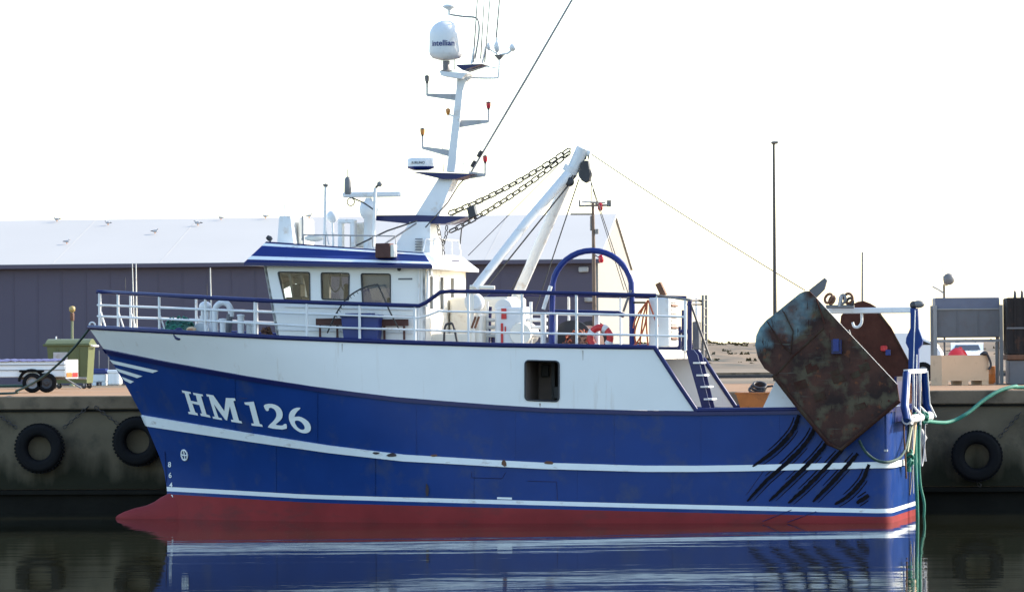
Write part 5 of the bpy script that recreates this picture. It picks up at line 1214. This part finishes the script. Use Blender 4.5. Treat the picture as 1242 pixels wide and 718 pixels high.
mb = MB(); mb.tube([V(U_T + .16, .45, S.at(1108, 512, .45).z), V(U_T + .1, .35, S.at(1105, 550, .3).z)], .075, WOODL, 8); single(mb, 'wooden_pole', 'pale wooden fender pole hanging against the transom', 'pole', S, V(U_T + .1, .35, S.at(1105, 550, .3).z))
mb = MB(); q = S.at(1125, 530, 2.4); q.x = U_T + .12
mb.tube([q + V(0, 0, .2), q + V(.05, 0, 0), q + V(-.05, .1, -.35)], [.05, .12, .03], LGREY, 7); mb.tube([q, q + V(-.1, -.25, -.55)], .03, WOODL, 6); mb.tube([q + V(.05, 0, 0), q + V(.1, .1, -.6)], .03, LGREY, 6)
mb.tube([q + V(0, 0, .2), V(U_T + .14, 1.9, zm - .1)], .02, WIRE, 5)
single(mb, 'rope_tassel', 'frayed grey rope end hanging at the far corner of the transom', 'rope', S, q)

# ================================================================== QUAY, LEFT SIDE
def gpt(px, py): p = W.ground(px, py, QTOP); p.z = QTOP; return p
# trailer
c = gpt(38, 476.3); TR = Frame(c, R(0)); 
tl = thing('utility_trailer', 'small grey box trailer with purple tarpaulin and twin wheels parked on the quay', 'trailer', TR, (0, 0, 0))
def T(px, py, y): return TR.at(px, py, y)
mb = MB(); a = T(-40, 458, .1); b = T(79, 438, .1); mb.box((a.x, .12, a.z), (b.x, 1.5, b.z), VANW, .02); 
for y in (443, 449): mb.box((a.x, .095, T(0, y, .1).z - .012), (b.x, .119, T(0, y, .1).z + .012), GALV)
part(mb, 'body', tl)
mb = MB(); a = T(-40, 438, .1); b = T(77, 436, .1); rows = []
for j in range(5): rows.append([V(lerp(a.x, b.x, i / 24), lerp(.05, 1.55, j / 4), a.z + .04 + .05 * abs(noise.noise(Vector((i * .5, j, 1)))) - (.06 if j in (0, 4) else 0)) for i in range(25)])
mb.grid(rows, mat('purple_tarpaulin', (.09, .075, .20), .5, var=.2, scale=3)); part(mb, 'tarpaulin', tl)
for y in (.0, 1.5):
    for wx in (39, 57):
        if y > 1 and wx == 57: pass
        q = T(wx, 463.5 if wx == 39 else 464.2, y if wx == 39 else y + .15); mb = MB(); rw = .29
        yy = y - .02
        mb.lathe(V(q.x, yy, rw), [(.17, 0), (.25, .0), (.288, .03), (.288, .15), (.25, .18), (.17, .18)], BLACK, 26, V(0, 1, 0), cap=False); wheel = part(mb, 'wheel', tl)
        mb = MB(); mb.lathe(V(q.x, yy + .02, rw), [(0, .02), (.05, -.01), (.08, .02), (.16, .04), (.18, -.01), (.18, .12)], GALV if wx == 39 else DARK, 22, V(0, 1, 0)); part(mb, 'rim', wheel)
mb = MB(); q = T(38, 463, 0); mb.tube([V(q.x + .36 * math.cos(a_), .08, .33 + .33 * math.sin(a_)) for a_ in (math.pi * k / 12 for k in range(0, 13))], .045, BLACK, 6)
mb.box((q.x - .36, .0, .6), (q.x + .36, .18, .66), BLACK, .02); part(mb, 'mudguard', tl)
mb = MB(); q = T(62, 461, .4); mb.tube([V(q.x - 1, .7, .42), V(q.x + 1.0, .7, .40)], .04, GALV, 6); mb.tube([V(q.x + .4, .5, .4), V(q.x + .9, .2, .12)], .03, GALV, 6); part(mb, 'drawbar', tl)
# light board on the trailer end, turned to the sun
mb = MB(); a = T(80, 459, -.05); b = T(93.5, 436, -.05); dx = b.x - a.x
BRD = mat('white_light_board', (.78, .77, .74), .5, var=.04)
mb.prism([(a.x, -.05, a.z), (b.x, .25, a.z), (b.x, .25, b.z), (a.x, -.05, b.z)], (-.02, .02, 0), BRD); lbd = part(mb, 'light_board', tl)
mb = MB(); 
for f0_, f1_, m_ in ((.05, .5, AMBER), (.55, .98, REDP)): mb.prism([(lerp(a.x, b.x, f0_), lerp(-.05, .25, f0_) - .012, a.z + .04), (lerp(a.x, b.x, f1_), lerp(-.05, .25, f1_) - .012, a.z + .04), (lerp(a.x, b.x, f1_), lerp(-.05, .25, f1_) - .012, a.z + .17), (lerp(a.x, b.x, f0_), lerp(-.05, .25, f0_) - .012, a.z + .17)], (0, .01, 0), m_)
part(mb, 'tail_light', lbd)
# wheeled bin
c = gpt(83, 471.5); BF = Frame(c, R(-7)); bn = thing('waste_container', 'large green wheeled waste container standing behind the trailer', 'waste bin', BF, (0, 0, 0))
def Bp(px, py, y): return BF.at(px, py, y)
a = Bp(57, 466, 0); b = Bp(107.5, 417.5, 0); mb = MB(); wy = 1.0
mb.mesh([(a.x + .1, 0.04, .18), (b.x - .08, 0.04, .18), (b.x - .08, wy - .04, .18), (a.x + .1, wy - .04, .18), (a.x, 0, b.z), (b.x, 0, b.z), (b.x, wy, b.z), (a.x, wy, b.z)], [(3, 2, 1, 0), (0, 1, 5, 4), (2, 3, 7, 6), (3, 0, 4, 7), (4, 5, 6, 7)], GREENB)
mb.face([(b.x - .08, .04, .18), (b.x - .08, wy - .04, .18), (b.x, wy, b.z), (b.x, 0, b.z)], GREENB)
for f in (.25, .5, .75): x = lerp(a.x, b.x, f); mb.box((x - .02, -.02, .3), (x + .02, .03, b.z - .1), GREENB)
part(mb, 'body', bn)
mb = MB(); mb.box((a.x - .12, -.06, b.z - .06), (b.x + .05, wy + .06, b.z + .02), GREENB, .02)
mb.lathe(V(a.x - .05, wy / 2, b.z), [(.01, 0), (.01, .01)], GREENB, 8)
rows = [[V(x, lerp(-.05, wy + .05, j / 8), b.z + .02 + .16 * math.sin(math.pi * j / 8)) for x in (a.x - .05, b.x + .02)] for j in range(9)]
mb.grid(rows, GREENB); 
for x in (a.x - .05, b.x + .02): mb.face([V(x, lerp(-.05, wy + .05, j / 8), b.z + .02 + .16 * math.sin(math.pi * j / 8)) for j in range(9)], GREENB)
part(mb, 'lid', bn)
for x in (a.x + .2, b.x - .18):
    for y in (.1, wy - .1):
        mb = MB(); mb.lathe(V(x, y - .03, .09), [(.05, 0), (.09, .0), (.09, .06), (.05, .06)], DARK, 14, V(0, 1, 0)); mb.box((x - .03, y - .035, .09), (x + .03, y + .035, .2), GALV); part(mb, 'castor', bn)
mb = MB(); mb.tube([V(b.x + .03, .15, b.z - .04), V(b.x + .13, .15, b.z - .06), V(b.x + .13, .85, b.z - .06), V(b.x + .03, .85, b.z - .04)], .03, WHITEP, 7); part(mb, 'handle', bn)
mb = MB(); x0 = lerp(a.x, b.x, .16); x1 = lerp(a.x, b.x, .5); mb.box((x0, -.03, b.z - .52), (x1, -.021, b.z - .25), LGREY); part(mb, 'notice', bn)
# thin poles in front of the warehouse
def pole(px, ytop, ybase, r_, m, label, head=None, name='marker_pole', cat='pole', group=None):
    c = gpt(px, ybase); t = thing(name, label, cat, W, c, group); top = W.at(px, ytop, c.y)
    mb = MB(); mb.tube([c, V(top.x, c.y, top.z)], [r_ * 1.15, r_], m, 8); mb.lathe(c, [(r_ * 2.2, 0), (r_ * 2.2, .04), (r_ * 1.2, .07)], m, 10); part(mb, 'shaft', t)
    if head: head(t, V(top.x, c.y, top.z))
    return t
pole(5, 408, 467, .035, WHITEP, 'thin white pole before the warehouse at the left edge')
pole(68, 408, 467.5, .03, WHITEP, 'thin white pole seen just above the bin lid', None)
def hd1(t, q):
    mb = MB(); mb.lathe(q, [(.05, -.05), (.11, .0), (.11, .12), (.06, .16), (0, .17)], LUM, 12); mb.lathe(q, [(.07, -.35), (.075, -.1), (.04, -.06)], RUSTBR, 10); part(mb, 'lamp_head', t)
pole(87.5, 377, 468, .045, LIMEB, 'slim pole with a yellow lamp head rising behind the green bin', hd1, 'quay_lamp', 'lamp')
pole(120, 425, 467, .02, GREY, 'thin grey pole among the tubs by the bow stem, left one', None)
pole(131.5, 430, 467, .02, GREY, 'thin grey pole against the bow flare, right one', None)
# tubs with blue lids
c = gpt(120, 467.3); t = thing('fish_tub', 'pale insulated fish tub with a blue lid near the warehouse wall', 'tub', W, c)
a = W.at(112, 466, c.y); b = W.at(128, 447, c.y); lz = W.at(120, 453.5, c.y).z; mb = MB()
for x0, x1 in ((a.x, a.x + .14), (b.x - .14, b.x)): mb.box((x0, c.y, QTOP), (x1, c.y + .9, QTOP + .12), VANW)
mb.box((a.x, c.y, QTOP + .12), (b.x, c.y + .9, lz), VANW, .03); part(mb, 'body', t)
mb = MB(); mb.box((a.x - .05, c.y - .04, lz), (b.x + .03, c.y + .94, b.z), TUBB, .03); part(mb, 'lid', t)
c = gpt(139, 467.3); t = thing('fish_tub', 'pale blue stacked fish tub without lid beside the bow stem', 'tub', W, c)
a = W.at(131, 466, c.y); b = W.at(146, 449, c.y); mb = MB(); mb.box((a.x, c.y, QTOP), (b.x, c.y + .9, b.z), VANW, .05)
for f in (.3, .65): mb.box((lerp(a.x, b.x, f), c.y - .03, QTOP + .05), (lerp(a.x, b.x, f) + .05, c.y - .002, b.z - .1), VANW)
part(mb, 'body', t); mb = MB(); mb.box((a.x - .03, c.y - .03, b.z - .1), (b.x + .03, c.y + .93, b.z + .02), VANW, .02); part(mb, 'rim', t)
# hose pipes lying on the quay at the left
for y, lb in ((466.5, 'green hose lying on the quay behind the trailer wheel'), (470, 'second green hose lying nearer along the quay edge')):
    c0 = gpt(-20, y); mb = MB(); pts = [c0 + V(k * 1.0, .15 * math.sin(k * 1.3), .05) for k in range(0, 3 if y > 468 else 4)]; mb.tube(smooth_path(pts, 5), .05, GREEND, 7); single(mb, 'water_hose', lb, 'hose', W, c0)

# ================================================================== QUAY, RIGHT SIDE
# lamp post
c = gpt(940.5, 462); t = thing('lamp_post', 'tall thin dark lamp post behind the big rusty trawl door', 'lamp post', W, c); top = W.at(938.5, 176, c.y)
mb = MB(); mb.tube([c, V(top.x, c.y, top.z)], [.08, .042], DARK, 10); part(mb, 'post', t)
mb = MB(); q = V(top.x, c.y, top.z); mb.tube([q, q + V(.0, 0, .06)], .05, GREY, 8); mb.box((q.x - .1, c.y - .5, q.z + .03), (q.x + .14, c.y + .1, q.z + .11), GREY, .03); part(mb, 'lamp_head', t)
c = gpt(1046, 462); t = thing('thin_mast', 'thin bare mast rising behind the far trawl door', 'mast', W, c); top = W.at(1046, 306, c.y)
mb = MB(); mb.tube([c, V(top.x, c.y, top.z)], [.05, .03], GREY, 8); mb.lathe(c, [(.12, 0), (.12, .05)], GREY, 10); part(mb, 'shaft', t)
# steel tipping hopper on legs
c = gpt(1174, 466.5); HF = Frame(c, R(-2)); hp = thing('steel_stand', 'grey steel hopper box raised on a four legged frame on the quay', 'steel stand', HF, (0, 0, 0))
def Hp(px, py, y): return HF.at(px, py, y)
a = Hp(1135.5, 409.5, 0); b = Hp(1212.5, 374.5, 0); tz = Hp(1170, 361, 0).z
mb = MB(); mb.box((a.x, .0, a.z), (b.x, 1.5, b.z), PANELG, .02)
for f in (.33, .66): mb.box((lerp(a.x, b.x, f) - .015, -.02, a.z + .05), (lerp(a.x, b.x, f) + .015, -.002, b.z - .05), PANELG)
part(mb, 'hopper', hp)
mb = MB(); mb.box((a.x - .02, .02, b.z + .003), (b.x, 1.48, tz), mat('blue_grey_top', (.12, .135, .19), .45, var=.1), .02); mb.box((a.x - .02, -.04, b.z - .02), (b.x + .02, -.003, b.z + .02), GALV); part(mb, 'cover', hp)
for x in (Hp(1134.5, 400, -.1).x, Hp(1214.5, 400, -.1).x):
    for y in (-.06, 1.55):
        mb = MB(); mb.box((x - .05, y - .05, 0), (x + .05, y + .05, Hp(1170, 370, 0).z), GALV); mb.box((x - .11, y - .11, 0.001), (x + .11, y + .11, .03), GALV); part(mb, 'leg', hp)
mb = MB(); z = Hp(1170, 411.5, 0).z
for y in (-.06, 1.55): mb.box((Hp(1134, 400, 0).x + .05, y - .03, z - .08), (Hp(1214, 400, 0).x - .05, y + .03, z - .005), GALV)
mb.box((Hp(1207, 400, 0).x, -.05, .0), (Hp(1210, 400, 0).x, .05, z - .1), GREY); part(mb, 'cross_beam', hp)
# crate with buoy
c = gpt(1170, 466.8); c.y -= .9; c.z = QTOP; CF = Frame(c, R(28)); cr = thing('pallet_crate', 'tan plywood pallet crate standing under the grey steel hopper', 'crate', CF, (0, 0, 0))
a = CF.at(1142.5, 466, 0); b = CF.at(1199, 430.5, 0); mb = MB()
CRT = mat('tan_plywood', (.60, .40, .245), .7, var=.08, scale=2, dirt=(.35, .22, .13), dirt_amt=.2)
ch = b.z; th = .04; wy = .6
for p0, p1 in (((a.x, 0, .13), (b.x, th, ch)), ((a.x, wy - th, .13), (b.x, wy, ch)), ((a.x, th, .13), (a.x + th, wy - th, ch)), ((b.x - th, th, .13), (b.x, wy - th, ch)), ((a.x + th, th, .13), (b.x - th, wy - th, .18))): mb.box(p0, p1, CRT)
part(mb, 'box', cr)
mb = MB()
for f in (0, .43, .86): mb.box((lerp(a.x, b.x, f), .01, 0), (lerp(a.x, b.x, f) + (b.x - a.x) * .14, wy - .01, .128), CRT)
part(mb, 'pallet_foot', cr)
q = V(lerp(a.x, b.x, .46), .3, ch - .12); mb = MB(); mb.ball(q, .34, REDP, 22, 14, (1, .7, 1)); mb.lathe(q + V(.1, 0, .3), [(.05, 0), (.05, .06)], REDP, 10)
BR_ = mat('bright_red_plastic', (.75, .03, .035), .35, var=.05); mb.mats = [BR_]
single(mb, 'net_buoy', 'bright red round buoy sitting inside the tan crate', 'buoy', CF, V(q.x, q.y, q.z - .34))
mb = MB(); q = V(b.x - .12, .0, ch); mb.tube(smooth_path([q + V(-.1, .1, .02), q + V(0, -.03, .06), q + V(.1, -.06, -.1), q + V(.16, -.06, -.3), q + V(.08, -.06, -.42)], 4), .035, DARK, 7); mb.ball(q + V(-.02, 0, .05), .08, DARK, 10, 7, (1.4, 1, .8))
single(mb, 'strap', 'dark strap draped over the right corner of the tan crate', 'strap', CF, q)
# van
c = gpt(1118, 463.5); VF = Frame(c, R(-8)); vn = thing('delivery_van', 'white van parked behind the stern gallows', 'van', VF, (0, 0, 0))
def Vp(px, py, y): return VF.at(px, py, y)
x1 = Vp(1143, 440, 0).x; x0 = x1 - 4.6; hv = Vp(1118, 404, 0).z
prof = [(x0, .35), (x0 + .02, hv - .15), (x0 + .2, hv), (x1 - 1.0, hv), (x1 - .75, hv - .06), (x1 - .18, 1.15), (x1 - .05, .95), (x1, .4), (x1 - .3, .32)]
mb = MB(); mb.prism([(x, 0, z) for x, z in prof], (0, 1.8, 0), VANW); part(mb, 'body', vn)
mb = MB(); mb.prism([(x1 - .95, -.012, 1.2), (x1 - .3, -.012, 1.2), (x1 - .72, -.012, hv - .2), (x1 - .95, -.012, hv - .2)], (0, .008, 0), GLASSD); part(mb, 'window', vn)
mb = MB(); mb.prism([(x1 - .72, .12, hv - .12), (x1 - .16, .12, 1.17), (x1 - .16, 1.68, 1.17), (x1 - .72, 1.68, hv - .12)], (.012, 0, .012), GLASSD); part(mb, 'windscreen', vn)
for x in (x0 + .9, x1 - .62):
    for y in (-.02, 1.62):
        mb = MB(); mb.lathe(V(x, y, .33), [(.18, 0), (.30, 0), (.33, .03), (.33, .17), (.3, .2), (.18, .2)], BLACK, 24, V(0, 1, 0), cap=False); wl_ = part(mb, 'wheel', vn); mb = MB(); mb.lathe(V(x, y, .33), [(0, .02), (.1, -.005), (.19, .02), (.19, .18)], GALV, 18, V(0, 1, 0)); part(mb, 'hubcap', wl_)
mb = MB(); mb.box((x1 - .04, .1, .62), (x1 + .012, .4, .78), REDP, .02); part(mb, 'headlight', vn)
mb = MB(); mb.box((x1 - .08, .02, .33), (x1 + .05, 1.78, .50), LGREY, .03); part(mb, 'bumper', vn)
# car behind the crate, facing the harbour
c = gpt(1173, 449); c.z = QTOP; KF = Frame(c, R(84)); kr = thing('parked_car', 'pale car parked far behind the crate, only its roof and windscreen showing', 'car', KF, (0, 0, 0))
zr = max(1.3, min(1.75, W.at(1173, 415.5, c.y).z - QTOP)); cx = 2.0
prof = [(cx - 2.0, .3), (cx - 2.05, .75), (cx - 1.6, .9), (cx - .8, .95), (cx - .3, zr - .06), (cx - .1, zr), (cx + .8, zr), (cx + 1.2, zr - .08), (cx + 1.8, .95), (cx + 2.0, .5), (cx + 1.95, .3)]
mb = MB(); mb.prism([(x, -.80, z) for x, z in prof], (0, 1.6, 0), VANW); part(mb, 'body', kr)
CG = mat('car_glass', (.06, .07, .085), .15, var=.1)
mb = MB(); mb.prism([(cx - .78, -.66, 1.0), (cx - .78, .66, 1.0), (cx - .37, .56, zr - .12), (cx - .37, -.56, zr - .12)], (-.012, 0, .012), CG); part(mb, 'windscreen', kr)
for y in (-.81, .805): mb = MB(); mb.prism([(cx - .6, y, .98), (cx + 1.5, y, .98), (cx + 1.0, y, zr - .12), (cx - .25, y, zr - .12)], (0, .006, 0), CG); part(mb, 'window', kr)
for x in (cx - 1.3, cx + 1.3):
    for y in (-.84, .66): mb = MB(); mb.lathe(V(x, y, .3), [(.15, 0), (.28, 0), (.3, .03), (.3, .16), (.15, .18)], BLACK, 20, V(0, 1, 0)); part(mb, 'wheel', kr)
for y in (-.6, .6): mb = MB(); mb.ball(V(cx - 2.03, y, .68), .1, LGREY, 10, 7, (.5, 1.2, .8)); part(mb, 'headlight', kr)
# rusty bin beside the crate, dark container at the edge
c = gpt(1205, 466); c.y += 1.2; mb = MB(); a = W.at(1200, 465, c.y); b = W.at(1209, 443, c.y); mb.lathe(V((a.x + b.x) / 2, c.y, QTOP), [(.14, 0), (.16, .02), (.16, .28), (.17, .3), (.16, .32), (.16, .52), (.1, .54), (0, .54)], SKIPO, 20)
single(mb, 'oil_drum', 'small rusty orange drum to the right of the tan crate', 'drum', W, V((a.x + b.x) / 2, c.y, QTOP))
c = gpt(1222, 466.5); CN = Frame(c, R(-3)); cn = thing('steel_container', 'tall dark steel container cut off by the right edge of the photo', 'container', CN, (0, 0, 0))
a = CN.at(1222.5, 466, 0); zt3 = CN.at(1230, 361, 0).z; zm3 = CN.at(1230, 430, 0).z; mb = MB(); mb.box((a.x, 0, zm3), (a.x + 2.4, 2.2, zt3), PANELD, .03)
mb.box((a.x - .02, -.03, lerp(zm3, zt3, .45)), (a.x + 2.4, -.003, lerp(zm3, zt3, .48)), PANELG)
for k in range(8): mb.box((a.x + .2 + k * .28, -.025, zm3 + .1), (a.x + .26 + k * .28, -.002, zt3 - .1), PANELD)
part(mb, 'body', cn)
mb = MB(); mb.box((a.x - .01, -.02, zm3 - .16), (a.x + 2.42, 2.22, zm3 - .004), RUSTBR, .02); part(mb, 'base_rail', cn)
mb = MB(); mb.box((a.x + .05, .05, 0), (a.x + 2.3, 2.1, zm3 - .164), PANELG, .02); part(mb, 'plinth', cn)
for x in (1231, 1239.5):
    mb = MB(); q = CN.at(x, 361, .1); mb.tube([V(q.x, .1, zt3 - .02), V(q.x + .01, .1, zt3 + .16), V(q.x - .02, .1, zt3 + .2)], [.05, .04, .02], DARK, 7); part(mb, 'lifting_lug', cn)
# dish on pole behind the stand
c = gpt(1146, 464); c.y += 3; t = thing('dish_aerial', 'round grey dish on a thin pole rising behind the steel hopper', 'dish aerial', W, V(c.x, c.y, QTOP)); a = W.at(1145, 345, c.y); 
mb = MB(); mb.tube([V(a.x, c.y, QTOP), V(a.x, c.y, a.z)], .035, DARK, 8); part(mb, 'pole', t)
mb = MB(); q = W.at(1151, 338.5, c.y - .12); mb.lathe(q, [(.01, .06), (.1, .05), (.17, .02), (.19, -.02), (.185, -.02)], GREY, 24, V(.15, -1, .1)); mb.obox(q + V(-.1, .05, -.1), V(.06, 0, 0), V(0, .06, 0), V(0, 0, .12), WOODL); part(mb, 'dish', t)
mb = MB(); mb.tube([V(a.x, c.y, W.at(1145, 356, c.y).z), W.at(1138, 351, c.y), W.at(1131, 347.5, c.y)], .03, LGREY, 7); part(mb, 'side_lamp', t)
mb = MB(); q0 = W.at(1145, 330, c.y); mb.tube([V(q0.x, c.y, a.z), W.at(1134, 245, c.y)], [.012, .006], LGREY, 5); part(mb, 'whip', t)
